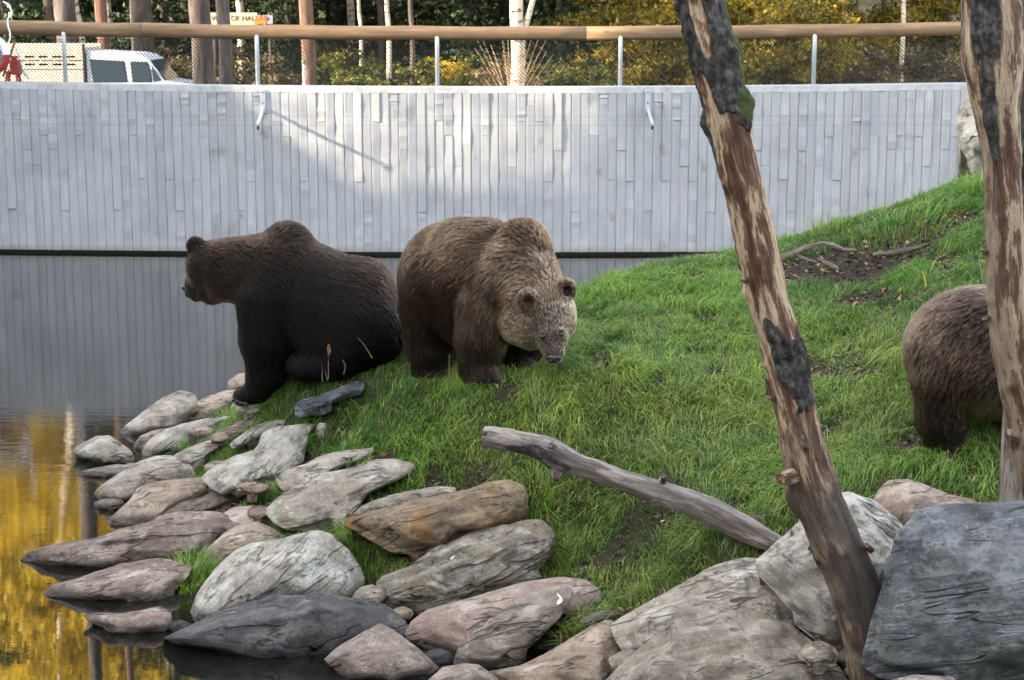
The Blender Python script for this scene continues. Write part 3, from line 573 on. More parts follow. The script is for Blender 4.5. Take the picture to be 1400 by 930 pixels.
# ------------------------------------------------------------------ the bank makes room for the rocks, then is built
Z00 = ZZ.copy(); FOOT = np.zeros_like(ZZ, bool); low = np.full_like(ZZ, 9.)
for o, W in ROCKS:
    i = np.clip(np.round((W[:, 0]-GX0)/(GX1-GX0)*(nx-1)).astype(int), 1, nx-2); j = np.clip(np.round((W[:, 1]-GY0)/(GY1-GY0)*(ny-1)).astype(int), 1, ny-2)
    fr_ = np.linalg.norm(W, axis=1) > 0
    ctr = W.mean(0); d = W-CAM; 
    # keep the upper and viewer-facing skin only
    top = np.full_like(ZZ, -9.); np.maximum.at(top, (j, i), W[:, 2])
    has = top > -8
    front = low*0+9.
    sel = FRONT_SEL[o.name]
    np.minimum.at(front, (j[sel], i[sel]), W[sel, 2]-.03)
    for dj in (-1, 0, 1):
        for di in (-1, 0, 1): low = np.minimum(low, np.roll(np.roll(np.where(front < 8, front+.015*(abs(di)+abs(dj)), 9.), dj, 0), di, 1))
    FOOT |= (front < 8) & (front > Z00+.05)
def settle(Z):                                        # loose earth: no steps steeper than about 40 degrees
    Z = Z.copy()
    for it in range(3):
        for dj, di, ds in ((1,0,1),(-1,0,1),(0,1,1),(0,-1,1),(1,1,1.41),(-1,-1,1.41),(1,-1,1.41),(-1,1,1.41)):
            sh = np.roll(np.roll(Z, dj, 0), di, 1)+.082*ds; Z[1:-1, 1:-1] = np.minimum(Z, sh)[1:-1, 1:-1]
    return Z
low = np.maximum(low, Z00-.42)
for px_, py_ in (PY(582,528,13.5)[:2], PY(655,521,12.8)[:2], PY(708,503,13.1)[:2], PY(1300,632,11.1)[:2], PY(400,530,14.0)[:2]):   # firm ground where the bears stand
    low = np.where((XX-px_)**2+(YY-py_)**2 < .75**2, 9., low)
carved = np.minimum(ZZ, np.maximum(low, -.6)); drop = np.clip(settle(ZZ)-settle(carved), 0, None)
ZZ = np.minimum(carved, Z00-drop)
V = np.stack([XX, YY, ZZ], -1).reshape(-1, 3)
bank_m = fast_mesh('bank_ground', V, grid_faces(nx, ny), True); vattr(bank_m, 'soil', soil_mask(V[:, 0], V[:, 1]))
tag(link('bank_ground', bank_m, MBANK), kind='structure')

# ================================================================== GRASS
k = NM('grass_blades'); col = k.attr('tint', 'Color'); k.base(col); k.rough(.55); k.p.inputs['Specular IOR Level'].default_value = .35
tl = k.n('ShaderNodeBsdfTranslucent'); k.l(k.mix(1., col, (1.25, 1.3, .6), 'MULTIPLY'), tl.inputs[0]); ms = k.n('ShaderNodeMixShader'); ms.inputs[0].default_value = .3
k.l(k.p.outputs[0], ms.inputs[1]); k.l(tl.outputs[0], ms.inputs[2]); k.l(ms.outputs[0], k.out.inputs[0]); MGRASS = k.m
def blades(P, Ln, W, azim, lean, tint, curl):
    n = len(P); dx = np.stack([np.cos(azim), np.sin(azim), np.zeros(n)], -1); sd_ = np.stack([-np.sin(azim+rng.normal(0, .6, n)), np.cos(azim), np.zeros(n)], -1)
    up = np.array([0, 0, 1.])
    def at(t):
        a = lean*(t+curl*t*t); return P+Ln[:, None]*(dx*(np.sin(a)*t)[:, None]+up[None]*(np.cos(np.minimum(a, 2.1))*t)[:, None])
    p1 = at(np.full(n, .5)); p2 = at(np.full(n, 1.)); w = W[:, None]*sd_*.5
    V = np.stack([P-w, P+w, p1-w*.85, p1+w*.85, p2], 1).reshape(-1, 3)
    b = np.arange(n)*5; T = np.stack([np.stack([b, b+1, b+3], -1), np.stack([b, b+3, b+2], -1), np.stack([b+2, b+3, b+4], -1)], 1).reshape(-1, 3)
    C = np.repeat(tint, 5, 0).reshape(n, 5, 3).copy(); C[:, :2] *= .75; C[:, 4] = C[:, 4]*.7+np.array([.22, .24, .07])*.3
    return V, T, np.concatenate([C.reshape(-1, 3), np.ones((n*5, 1))], 1)
def grass_field(N, x0, x1, y0, y1):
    X = rng.uniform(x0, x1, N); Y = rng.uniform(y0, y1, N); Z = gz(X, Y)
    keep = (Z > .10+.06*fbm(np.stack([X*2, Y*2, X*0], -1), 2, 40)) & (rng.random(N) > soil_mask(X, Y)*.95)
    # thin out where nothing could be seen: far beyond the crest
    depth = Y; keep &= rng.random(N) < np.clip(1.25-.045*(depth-9), .35, 1)
    u = X/Y*F+700; keep &= (u > -40) & (u < 1560)
    fi = np.round((X-GX0)/(GX1-GX0)*(nx-1)).astype(int); fj = np.round((Y-GY0)/(GY1-GY0)*(ny-1)).astype(int); keep &= ~FOOT[fj, fi]
    return X[keep], Y[keep], Z[keep]
X, Y, Z = grass_field(620000, -4.5, 7.0, 8.4, 20.5)
n = len(X); P3 = np.stack([X, Y, X*0], -1)
c1 = fbm(P3*1.1, 3, 60); c2 = fbm(P3*3.3, 3, 61); c3 = fbm(P3*7.5, 2, 62)
tuft = sstep(.05, .55, c2*.7+c3*.6)
Ln = (.075+.085*rng.random(n)+.17*tuft*rng.random(n))*(1+.35*c1)*np.where(soil_mask(X, Y) > .2, .5, 1)
az = 6*fbm(P3*1.7, 2, 63)+rng.normal(0, .75, n)+.4; lean = np.clip(.45+.75*rng.random(n)+.5*tuft*rng.random(n), .1, 1.6)
shore = sstep(.75, .25, Z)
g_dark = np.array([.024, .085, .012]); g_mid = np.array([.10, .25, .03]); g_yel = np.array([.30, .345, .065]); g_dry = np.array([.36, .28, .14])
t = np.clip(.5+.9*c1+.35*c3+rng.normal(0, .22, n), 0, 1)[:, None]
tint = g_dark*(1-t)+g_mid*t
yl = np.clip(.36+.75*fbm(P3*.55+5, 3, 66)+.4*c3+rng.normal(0, .25, n)-.12*(Y-13)*.6, 0, 1)[:, None]; tint = tint*(1-yl*.75)+g_yel*yl*.75
dry = (rng.random(n) < .05+.07*shore)[:, None]; tint = np.where(dry, g_dry*(.6+.7*rng.random((n, 1))), tint)
tint = tint*(.55+.9*rng.random((n, 1)))
Wd = .0034+.0040*rng.random(n)
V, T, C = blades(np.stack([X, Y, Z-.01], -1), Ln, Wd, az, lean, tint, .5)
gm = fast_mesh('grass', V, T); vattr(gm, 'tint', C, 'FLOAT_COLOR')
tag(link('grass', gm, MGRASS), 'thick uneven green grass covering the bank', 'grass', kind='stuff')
print('grass blades', n)
# taller clumps that stand out on the crest, round the rocks and at the shore
def clump(px, n, h, spread, label, dryf=.1, Y=None, upright=.35, name='grass_tuft', wscale=1.):
    p = ground(*px, water=False) if Y is None else PY(*px, Y)
    z0 = float(gz(p[0], p[1])); th = rng.uniform(0, 6.283, n); r = spread*np.sqrt(rng.random(n)); x = p[0]+r*np.cos(th); y = p[1]+r*np.sin(th); z = gz(x, y)
    Ln = h*(.45+.6*rng.random(n)); tint = g_dark*.3+g_mid*.9*(.6+.7*rng.random((n, 1))); tint = np.where(rng.random((n, 1)) < .3, g_yel, tint); tint = np.where(rng.random((n, 1)) < dryf, g_dry, tint)
    V, T, C = blades(np.stack([x, y, np.maximum(z, -.05)-.01], -1), Ln, (.0035+.003*rng.random(n))*wscale, th+rng.normal(0, .5, n), np.clip(upright+.5*rng.random(n)*r/spread, .05, 1.4), tint, .5)
    base = np.array([p[0], p[1], z0]); m = fast_mesh(name, V-base, T); vattr(m, 'tint', C, 'FLOAT_COLOR')
    return tag(link(name, m, MGRASS, None, base), label, 'grass tuft')
clump((255,800), 420, .24, .2, 'dense dark green grass clump in the mud beside the low red wedge rock')
clump((262,780), 200, .26, .12, 'bright tall grass clump on the upper edge of the muddy shore spot')
clump((330,662), 380, .2, .28, 'grass clump in front of the large white-streaked boulder')
clump((300,630), 420, .17, .3, 'grass band between the pitted boulder and the white-streaked boulder')
clump((430,725), 500, .24, .3, 'long grass clump in front of the whaleback boulder')
clump((500,748), 420, .26, .25, 'long grass clump under the undercut ochre-brown slab')
clump((560,838), 160, .22, .14, 'short grass clump at the foot of the craggy banded boulder', .3)
clump((725,690), 300, .24, .2, 'tall bright grass clump at the right end of the ochre-brown slab', .05)
clump((312,530), 200, .26, .16, 'green grass clump on the shore behind the seated bear\'s paw', Y=15.9)
clump((288,548), 150, .22, .14, 'short grass clump at the far shore below the seated bear', Y=15.9)
clump((855,362), 90, .36, .3, 'sparse tall grass on the crest in front of the water', .3, upright=.2)
clump((1130,320), 110, .34, .18, 'wispy grass tuft on the crest against the concrete wall', .25, upright=.25)
clump((1330,262), 260, .32, .3, 'lush tuft at the top of the hill beside the right-hand trunk', .05, upright=.4)
clump((1240,310), 420, .24, .5, 'thick dark overhanging grass above the bare soil on the hill', .05)
clump((740,858), 60, .2, .1, 'few grass blades behind the tilted grey slab', .2)
clump((800,880), 220, .22, .16, 'grass clump between the tilted grey slab and the smooth tan boulder', .2)
clump((1120,880), 60, .3, .1, 'few grass blades in the dark gap beside the leaning trunk', .2, upright=.2)
clump((1370,920), 60, .16, .12, 'small grass tuft at the foot of the huge blue-grey block', .2)
clump((345,612), 180, .17, .2, 'grass clump beside the half-buried pale slab')
clump((380,545), 160, .13, .22, 'short grass in front of the seated bear\'s leg', .2)

clump((775,768), 260, .17, .2, 'grass clump at the right foot of the craggy banded boulder', .15)
clump((750,800), 160, .15, .14, 'short grass between the craggy banded boulder and the pink granite', .2)
clump((640,748), 220, .18, .2, 'grass clump between the ochre-brown slab and the craggy banded boulder', .15)
clump((470,660), 220, .15, .2, 'grass clump on the upper side of the whaleback boulder', .1)
clump((545,668), 200, .15, .2, 'grass clump at the pointed right end of the whaleback boulder', .1)
clump((430,590), 160, .12, .2, 'grass clump near the fist-sized white stone', .2)
clump((915,745), 160, .14, .2, 'grass clump under the middle of the fallen log', .2)
# dead leaves, straw and crumbs of earth on the bare soil
N_ = 130000; X = rng.uniform(-4.5, 7, N_); Y = rng.uniform(8.4, 19, N_); sm = soil_mask(X, Y); kp = (gz(X, Y) > .05) & (rng.random(N_) < sm*1.0+.012); X, Y = X[kp], Y[kp]; n_ = len(X)
P = np.stack([X, Y, gz(X, Y)+.004+.012*rng.random(n_)], -1); a = rng.normal(size=(n_, 3))*np.array([1, 1, .35]); a /= np.linalg.norm(a, axis=1, keepdims=True); b = np.cross(a, rng.normal(size=(n_, 3))); b /= np.linalg.norm(b, axis=1, keepdims=True)
ls = (.008+.028*rng.random(n_)**2)[:, None]; ws = ls*(.15+.5*rng.random((n_, 1)))
V = np.stack([P-a*ls, P-b*ws, P+a*ls, P+b*ws], 1).reshape(-1, 3)
tn_ = np.where(rng.random((n_, 1)) < .35, np.array([.22, .155, .085]), np.where(rng.random((n_, 1)) < .4, np.array([.08, .05, .03]), np.array([.025, .02, .016])))*(.5+.9*rng.random((n_, 1)))
lm = fast_mesh('leaf_litter', V, np.arange(4*n_).reshape(-1, 4)); vattr(lm, 'tint', np.concatenate([np.repeat(tn_, 4, 0), np.ones((4*n_, 1))], 1), 'FLOAT_COLOR')
kk_ = NM('leaf_litter'); kk_.base(kk_.attr('tint', 'Color')); kk_.rough(.9)
tag(link('leaf_litter', lm, kk_.m), 'dead leaves and crumbs of earth strewn over the bare soil', 'leaf litter', kind='stuff')
# ================================================================== DEAD TRUNKS, LOG, BRANCHES
def wood_mat(name, pale, brown, grey, grey_amt, pale_amt=.5, stretch=.16):
    k = NM(name); co = k.mapping(k.attr('along', 'Vector'), (1, 1, stretch))
    a = k.noise(co, 19, 8, .72, .35); b = k.noise(co, 46, 6, .7); big = k.noise(k.mapping(k.attr('along', 'Vector'), (1, 1, .5)), 5, 4, .6)
    fine = k.noise(k.mapping(k.attr('along', 'Vector'), (1, 1, .06)), 90, 4, .7)
    c = k.ramp(k.math('ADD', k.math('MULTIPLY', a, .8), k.math('MULTIPLY', big, .2)), [(.40, tuple(x*.35 for x in brown)), (.485, brown), (.515, tuple((x+y)/2.2 for x, y in zip(pale, brown))), (.53+.1*(.5-pale_amt), pale), (.68, tuple(min(.7, x*1.15) for x in pale))])
    c = k.mix(k.rng(b, .55, .66, 0, .6), c, tuple(x*.5 for x in brown)); c = k.mix(k.rng(fine, .52, .7, 0, .5), c, tuple(x*.45 for x in brown))
    gm_ = k.math('MULTIPLY', k.attr('grey'), 1.0); gc = k.ramp(k.noise(co, 16, 8, .7), [(.3, tuple(x*.2 for x in grey)), (.5, tuple(x*.7 for x in grey)), (.7, tuple(x*1.35 for x in grey))]); c = k.mix(gm_, c, gc)
    bk = k.attr('bark'); bn = k.noise(k.mapping(k.attr('along', 'Vector'), (1, 1, .45)), 26, 6, .7); bl = k.noise(k.attr('along', 'Vector'), 9, 4, .6)
    bc = k.ramp(bn, [(.36, (.006,.005,.004)), (.47, (.03,.026,.022)), (.57, (.075,.066,.058)), (.70, (.16,.15,.14))]); bc = k.mix(k.rng(bl, .56, .64, 0, .4), bc, (.16,.17,.17))
    ms_ = k.rng(k.math('ADD', k.attr('moss'), k.math('MULTIPLY', k.math('SUBTRACT', bn, .5), .8)), .4, .7); bc = k.mix(ms_, bc, (.045,.06,.012))
    edge = k.rng(k.math('ADD', bk, k.math('MULTIPLY', k.math('SUBTRACT', bn, .5), .5)), .38, .62); c = k.mix(edge, c, bc)
    k.base(c); k.rough(.72); k.p.inputs['Specular IOR Level'].default_value = .3
    k.bump(k.math('ADD', k.math('MULTIPLY', fine, .5), k.math('ADD', k.math('MULTIPLY', a, .6), k.math('MULTIPLY', k.math('MULTIPLY', bn, edge), 1.3))), 1.0, .035); return k.m
MTR = wood_mat('barkless_trunk_wood', (.45,.335,.22), (.15,.07,.038), (.085,.068,.056), .0)
MTR2 = wood_mat('pale_trunk_wood', (.48,.37,.25), (.15,.078,.045), (.13,.10,.08), .0, .75)
MLOG = wood_mat('weathered_log_wood', (.33,.28,.24), (.12,.085,.065), (.19,.172,.16), .0, .6, .12)
MGREY = wood_mat('grey_trunk_wood', (.36,.31,.26), (.16,.125,.10), (.20,.18,.16), .0, .6)
MTWIG = wood_mat('twig_wood', (.24,.18,.13), (.09,.06,.04), (.15,.13,.11), .0, .6)
def tube_mesh(name, path, rings, sides, disp=None, attrs=None, cap=True):
    """path rows: x,y,z,r -> rough round tube with 'along', 'bark', 'grey', 'moss' attributes"""
    C = crom(path, rings); pos = C[:, :3]; r = C[:, 3]; tg = np.gradient(pos, axis=0); tg /= np.linalg.norm(tg, axis=1, keepdims=True)
    ln = np.concatenate([[0], np.cumsum(np.linalg.norm(np.diff(pos, axis=0), axis=1))])
    ref = np.array([0, -1., 0]) if abs(tg[0][1]) < .9 else np.array([0, 0, 1.])                 # angle 0 looks towards -y
    A = ref[None]-tg*(tg@ref)[:, None]; A /= np.linalg.norm(A, axis=1, keepdims=True); B = np.cross(tg, A)
    th = np.linspace(0, 2*math.pi, sides, endpoint=False); TH, LN = np.meshgrid(th, ln); t01 = LN/ln[-1]
    dirs = A[:, None]*np.cos(TH)[..., None]+B[:, None]*np.sin(TH)[..., None]
    al = np.stack([np.cos(TH)*r[:, None], np.sin(TH)*r[:, None], LN], -1)
    d = disp(t01, TH, LN, al, r) if disp else 0
    V = pos[:, None]+dirs*(r[:, None]+d)[..., None]
    at_ = attrs(t01, TH, LN, al) if attrs else {}
    i = np.arange(sides)[None]; j = np.arange(rings-1)[:, None]; a = j*sides+i; b = j*sides+(i+1) % sides
    Fq = np.stack([a, b, b+sides, a+sides], -1).reshape(-1, 4); V = V.reshape(-1, 3); al = al.reshape(-1, 3)
    n = len(V); V = np.vstack([V, pos[0], pos[-1]]); al = np.vstack([al, [0, 0, 0], [0, 0, ln[-1]]])
    k_ = np.arange(sides); c0 = np.stack([k_*0+n, (k_+1) % sides, k_, k_*0+n], -1); e = (rings-1)*sides; c1 = np.stack([k_*0+n+1, e+k_, e+(k_+1) % sides, k_*0+n+1], -1)
    Fs = [tuple(q) for q in Fq]+[tuple(q[:3]) for q in c0]+[tuple(q[:3]) for q in c1]
    base = pos[np.argmin(pos[:, 2])].copy()
    m = bpy.data.meshes.new(name); m.from_pydata((V-base).tolist(), [], Fs); m.polygons.foreach_set('use_smooth', [True]*len(Fq)+[False]*(2*sides)); m.update()
    vattr(m, 'along', al, 'FLOAT_VECTOR')
    for nm in ('bark', 'grey', 'moss'):
        q = at_.get(nm); q = np.zeros(n) if q is None else q.ravel(); vattr(m, nm, np.concatenate([q, [q[0], q[-1]]]))
    return m, base
def G2(t, th, t0, th0, st, sth): d = np.angle(np.exp(1j*(th-th0))); return np.exp(-((t-t0)/st)**2-(d/sth)**2)
def pxpath(rows):     # (u, v, Y, r_px)
    out = []
    for u, v, Y, r in rows: p = PY(u, v, Y); out.append([*p, r/pxs(p)])
    return out
# ---- leaning trunk
rowsA = [(1192,925,9.15,32),(1186,880,9.12,32),(1167,800,9.08,34),(1126,700,9.05,33),(1098,610,9.02,30),(1075,500,9.0,28),(1049,400,8.98,28),(1027,300,8.96,27),(1003,200,8.94,27),(988,130,8.94,29),(972,60,8.93,29),(957,0,8.93,28),(940,-70,8.92,27)]
def dA(t, th, L, al, r):
    d = .009*fbm(al*9, 3, 70)+.008*fbm(al*np.array([34, 34, 5]), 4, 71); b = bA(t, th, al); d = d+b*(.006+.05*np.abs(fbm(al*np.array([24, 24, 9]), 4, 72)))
    d = d+.05*G2(t, th, .285, -1.35, .022, .5)+.035*G2(t, th, .80, 1.5, .012, .35)+.022*G2(t, th, .71, -1.0, .008, .3)+.018*G2(t, th, .47, -1.4, .008, .3)+.02*G2(t, th, .565, -1.45, .008, .3)+.012*G2(t, th, .19, 1.3, .006, .25)
    return d
def bA(t, th, al):
    n = fbm(al*np.array([7, 7, 5]), 3, 73); f = np.cos(th)
    top = sstep(.79, .81, t+.10*n+.03*np.sin(th)*1.0); strip = G2(t, th, .93, -.35, .06, .32); left = G2(t, th, .80, -1.5, .10, .45)*.9
    patch = sstep(.06, .03, np.abs(t-.475+.02*np.sin(3*th)+.03*n))*sstep(1.15, .7, np.abs(np.angle(np.exp(1j*(th-.25)))))*.8
    return np.clip(np.maximum(np.maximum(top-1.5*strip, left), sstep(.48, .60, patch+1.1*n)), 0, 1)
def aA(t, th, L, al):
    return {'bark': bA(t, th, al), 'grey': sstep(.46, .22, t+.16*fbm(al*6, 3, 76))*np.clip(.95+.4*np.sin(th)+.5*fbm(al*8, 2, 77), 0, .97), 'moss': np.clip(G2(t, th, .88, 1.35, .09, .5)+1.4*G2(t, th, .80, 1.2, .02, .7), 0, 1)}
m, base = tube_mesh('trunk', pxpath(rowsA), 340, 72, dA, aA)
tA = empty('dead_tree', base, 'leaning dead tree trunk with peeled bark rising from the front rocks', 'tree')
o = link('trunk', m, MTR, tA)
def stub(parent, pbase, u, v, Y, u2, v2, Y2, r1, r2, mat, name='branch_stub'):
    a, b = PY(u, v, Y), PY(u2, v2, Y2); s = pxs(a); mid = (a+b)/2
    mm, bb = tube_mesh(name, [[*a, r1/s], [*(a*.6+b*.4), r1*.85/s], [*b, r2/s]], 14, 14, lambda t, th, L, al, r: .12*r[:, None]*fbm(al*40, 2, 5))
    return link(name, mm, mat, parent, bb-pbase)
stub(tA, base, 1085,650,8.98, 1068,655,8.87, 13, 8, MTR); stub(tA, base, 1012,158,8.93, 1023,150,8.88, 9, 6, MTR); stub(tA, base, 1060,545,8.97, 1050,543,8.88, 5, 3, MTR); stub(tA, base, 1024,382,8.97, 1014,384,8.85, 6, 3, MTR); stub(tA, base, 1190,752,9.05, 1184,745,8.95, 5, 3, MTR)
# ---- right-hand leaning trunk with a swelling
rowsB = [(1500,925,9.5,30),(1470,850,9.48,30),(1440,730,9.45,29),(1412,610,9.42,28),(1390,510,9.40,27),(1378,420,9.38,27),(1373,310,9.37,26),(1370,220,9.36,26),(1362,150,9.35,31),(1360,95,9.35,38),(1358,40,9.35,38),(1352,-20,9.35,37),(1340,-80,9.35,37)]
def bB(t, th, al):
    n = fbm(al*np.array([7, 7, 4]), 3, 83); top = sstep(.80, .90, t+.05*n); tongue = G2(t, th, .80, -.55, .09, .38); pale = G2(t, th, .90, .55, .08, .5); lf = G2(t, th, .88, -1.5, .1, .5)
    return np.clip(np.maximum(top, tongue*1.1)-1.4*pale-1.0*lf, 0, 1)
def dB(t, th, L, al, r): return .009*fbm(al*9, 3, 80)+.008*fbm(al*np.array([34, 34, 5]), 4, 81)+bB(t, th, al)*(.006+.05*np.abs(fbm(al*np.array([24, 24, 9]), 4, 82)))+.03*G2(t, th, .87, -1.45, .03, .5)+.02*G2(t, th, .44, -.5, .008, .3)+.012*G2(t, th, .55, -1.4, .006, .3)
m, base = tube_mesh('trunk', pxpath(rowsB), 300, 64, dB, lambda t, th, L, al: {'bark': bB(t, th, al), 'grey': np.clip(sstep(.15, -.9, np.sin(th)+.25*fbm(al*7, 3, 84))*.4, 0, 1)*sstep(.85, .7, t)})
tB = empty('dead_tree', base, 'pale scarred trunk with a swollen collar behind the huge blue-grey block', 'tree')
link('trunk', m, MTR2, tB)
stub(tB, base, 1386,604,9.38, 1379,590,9.26, 10, 5, MTR2); stub(tB, base, 1352,434,9.38, 1344,436,9.3, 4, 2, MTR2); stub(tB, base, 1350,346,9.37, 1342,340,9.3, 4, 2.5, MTR2)
# ---- grey trunk behind it
rowsC = [(1388,720,10.2,21),(1389,640,10.2,21),(1394,520,10.2,20),(1400,380,10.2,19),(1408,220,10.2,18),(1414,60,10.2,17),(1418,-80,10.2,16)]
m, base = tube_mesh('trunk', pxpath(rowsC), 120, 40, lambda t, th, L, al, r: .006*fbm(al*9, 3, 90)+.004*fbm(al*np.array([40, 40, 6]), 3, 91), lambda t, th, L, al: {'grey': np.clip(.4+.6*fbm(al*6, 3, 92)+.3*np.sin(th), 0, .9), 'bark': sstep(.45, .6, t+.1*fbm(al*8, 2, 93))})
tC = empty('dead_tree', base, 'slim upright grey trunk hidden behind the pale scarred trunk', 'tree'); link('trunk', m, MGREY, tC)
# ---- fallen log
pl = [(663,597.5,11.15,16),(680,599.5,11.12,16.5),(705,603,11.05,17),(733,610,10.98,18.5),(752,618,10.92,21),(766,626,10.88,20),(782,633,10.84,17.5),(800,639,10.80,16),(834,651,10.72,16.5),(871,663.5,10.64,16.5),(911,676,10.56,17.5),(957,693,10.46,20),(997,712,10.38,21),(1034,731,10.30,19),(1066,746,10.24,13)]
def dL(t, th, L, al, r): return .010*fbm(al*8, 3, 95)+.010*fbm(al*np.array([30, 30, 3]), 4, 96)+.03*G2(t, th, .25, 2.2, .02, .6)+.025*G2(t, th, .605, -2.0+math.pi*1.0, .008, .5)-.012*G2(t, th, .83, .2, .12, .5)
pl = [(u_, v_, Y_, r_*.9) for u_, v_, Y_, r_ in pl]
m, base = tube_mesh('log', pxpath(pl), 240, 56, dL, lambda t, th, L, al: {'grey': np.clip(.45+.7*fbm(al*np.array([7, 7, 2]), 3, 97), 0, 1), 'bark': .62*sstep(.25, .6, G2(t, th, .20, .6, .14, 1.1)+.4*fbm(al*9, 3, 98))})
lg = empty('fallen_log', base, 'weathered grey log lying across the grass, propped at the white ridged boulder', 'log'); link('log', m, MLOG, lg)
stub(lg, base, 762,642,10.86, 760,657,10.80, 9, 4, MLOG); stub(lg, base, 905,658,10.56, 908,650,10.5, 6, 4, MLOG); stub(lg, base, 755,610,10.8, 758,612,10.74, 6, 4, MLOG); stub(lg, base, 664,592,11.1, 659,592,11.05, 3, 1.5, MLOG)
# ---- small branches and splinters: (rows), label
def branch(rows, label, mat=MTWIG, rings=70, sides=12, name='branch', cat='branch', lift=.01):
    pts = []
    for u, v, r in rows:
        p = ground(u, v); s = pxs(p); pts.append([p[0], p[1], p[2]+r/s*.6+lift, r/s])
    pts = crom(np.array(pts), len(pts)*4); pts[:, :3] += .016*np.stack([fbm(pts[:, :3]*9+q_, 3, 40+q_) for q_ in range(3)], -1)*np.array([1, 1, .6]); pts[:, 3] *= 1+.45*fbm(pts[:, :3]*14, 2, 50)
    m, base = tube_mesh(name, pts, rings, sides, lambda t, th, L, al, r: .25*r[:, None]*fbm(al*30, 3, len(rows)), lambda t, th, L, al: {'grey': np.clip(.6+.6*fbm(al*9, 2, 3), 0, 1)})
    return tag(link(name, m, mat, None, base), label, cat)
branch([(944,386,3.5),(970,380,4),(1000,373,4.5),(1040,366,5),(1075,356,5),(1105,344,5.5),(1128,340,5),(1150,344,4),(1172,346,2.5)], 'long bare root-like branch lying across the hill crest', rings=60)
branch([(1068,352,3),(1085,352,2.5),(1105,358,2),(1118,362,1.5)], 'short forked twig beside the long crest branch')
branch([(1120,358,3),(1135,366,3.5),(1146,372,2.5)], 'stubby twig stuck in the bare soil on the hill')
branch([(1195,352,3),(1220,350,4),(1245,344,3),(1275,334,2)], 'dead grass-covered root along the bare hill soil')
branch([(990,738,2.5),(1004,728,4),(1020,722,4),(1045,721,3.5)], 'thin bent twig under the butt of the fallen log', lift=.05)
branch([(745,903,1.5),(765,895,1.8),(790,886,1.8),(812,880,1.2)], 'thin dry twig in the grass beside the smooth tan boulder')
branch([(795,868,6),(815,862,8),(832,856,7),(845,850,3)], 'curled strip of dead bark behind the smooth tan boulder', lift=.05)
branch([(770,870,2),(778,858,2),(784,848,1.5)], 'brown dead twig standing by the curled bark strip', lift=.1)
branch([(1110,905,4),(1128,888,6),(1140,872,7),(1150,858,5)], 'splintered piece of wood leaning by the foot of the trunk', lift=.08)
branch([(1100,895,3),(1130,902,4),(1160,905,4),(1185,900,3)], 'dry stick lying across the foot of the leaning trunk', lift=.05)
branch([(1135,915,9),(1155,912,11),(1172,905,8)], 'dark chunk of rotten wood beneath the leaning trunk', lift=.03)
branch([(1160,930,7),(1175,918,8),(1190,905,4)], 'pale split stick at the edge of the huge blue-grey block', lift=.04)
branch([(850,872,4),(866,885,7),(880,892,6)], 'dark rotten stick between the tan and pale front boulders', lift=.03)
# ================================================================== BEARS
def surface_nets(S, org, h):
    nx_, ny_, nz_ = S.shape; ins = S < 0
    cs = (nx_-1, ny_-1, nz_-1); acc = np.zeros(cs+(3,)); cnt = np.zeros(cs)
    corners = [(i, j, k_) for i in (0, 1) for j in (0, 1) for k_ in (0, 1)]
    sl = lambda c: S[c[0]:c[0]+cs[0], c[1]:c[1]+cs[1], c[2]:c[2]+cs[2]]
    for a in corners:
        for ax in range(3):
            if a[ax] == 0:
                b = list(a); b[ax] = 1; va, vb_ = sl(a), sl(b); cr = (va < 0) != (vb_ < 0); t = np.where(cr, va/(va-vb_+1e-12), 0)
                for q in range(3): acc[..., q] += np.where(cr, a[q]+(t if q == ax else 0), 0)
                cnt += cr
    act = cnt > 0; idx = -np.ones(cs, int); idx[act] = np.arange(act.sum())
    I = np.stack(np.nonzero(act), -1); V = (acc[act]/cnt[act][:, None]+I)*h+org
    Fs = []
    for ax in range(3):
        o1, o2 = [q for q in range(3) if q != ax]
        s0 = [slice(None)]*3; s1 = [slice(None)]*3; s0[ax] = slice(0, -1); s1[ax] = slice(1, None)
        a, b = ins[tuple(s0)], ins[tuple(s1)]; E = np.stack(np.nonzero(a != b), -1)
        ok = (E[:, o1] > 0) & (E[:, o2] > 0) & (E[:, o1] < cs[o1]) & (E[:, o2] < cs[o2]); E = E[ok]
        def g(d1, d2): q = E.copy(); q[:, o1] -= d1; q[:, o2] -= d2; return idx[q[:, 0], q[:, 1], q[:, 2]]
        Q = np.stack([g(1, 1), g(0, 1), g(0, 0), g(1, 0)], -1)
        fl = a[E[:, 0], E[:, 1], E[:, 2]] ^ (ax == 1); Q[~fl] = Q[~fl][:, ::-1]; Fs.append(Q)
    return V, np.vstack(Fs)
def fur_mat(name, rough=.38):
    k = NM(name); k.t.nodes.remove(k.p); hb = k.n('ShaderNodeBsdfHairPrincipled'); hb.parametrization = 'COLOR'
    try: hb.model = 'CHIANG'
    except Exception: pass
    k.l(k.attr('fur', 'Color'), hb.inputs['Color']); hb.inputs['Roughness'].default_value = rough; hb.inputs['Radial Roughness'].default_value = .6; hb.inputs['Random Roughness'].default_value = .2; hb.inputs['IOR'].default_value = 1.22
    try: hb.inputs['Random Color'].default_value = .1
    except Exception: pass
    k.l(hb.outputs[0], k.out.inputs[0]); return k.m
MFUR = fur_mat('bear_fur')
MNOSE = plain('bear_nose', (.012,.010,.010), .35, 0, .5); MEYE = plain('bear_eye', (.008,.006,.005), .08, 0, .6, .05); MCLAW = plain('bear_claw', (.035,.028,.022), .4)
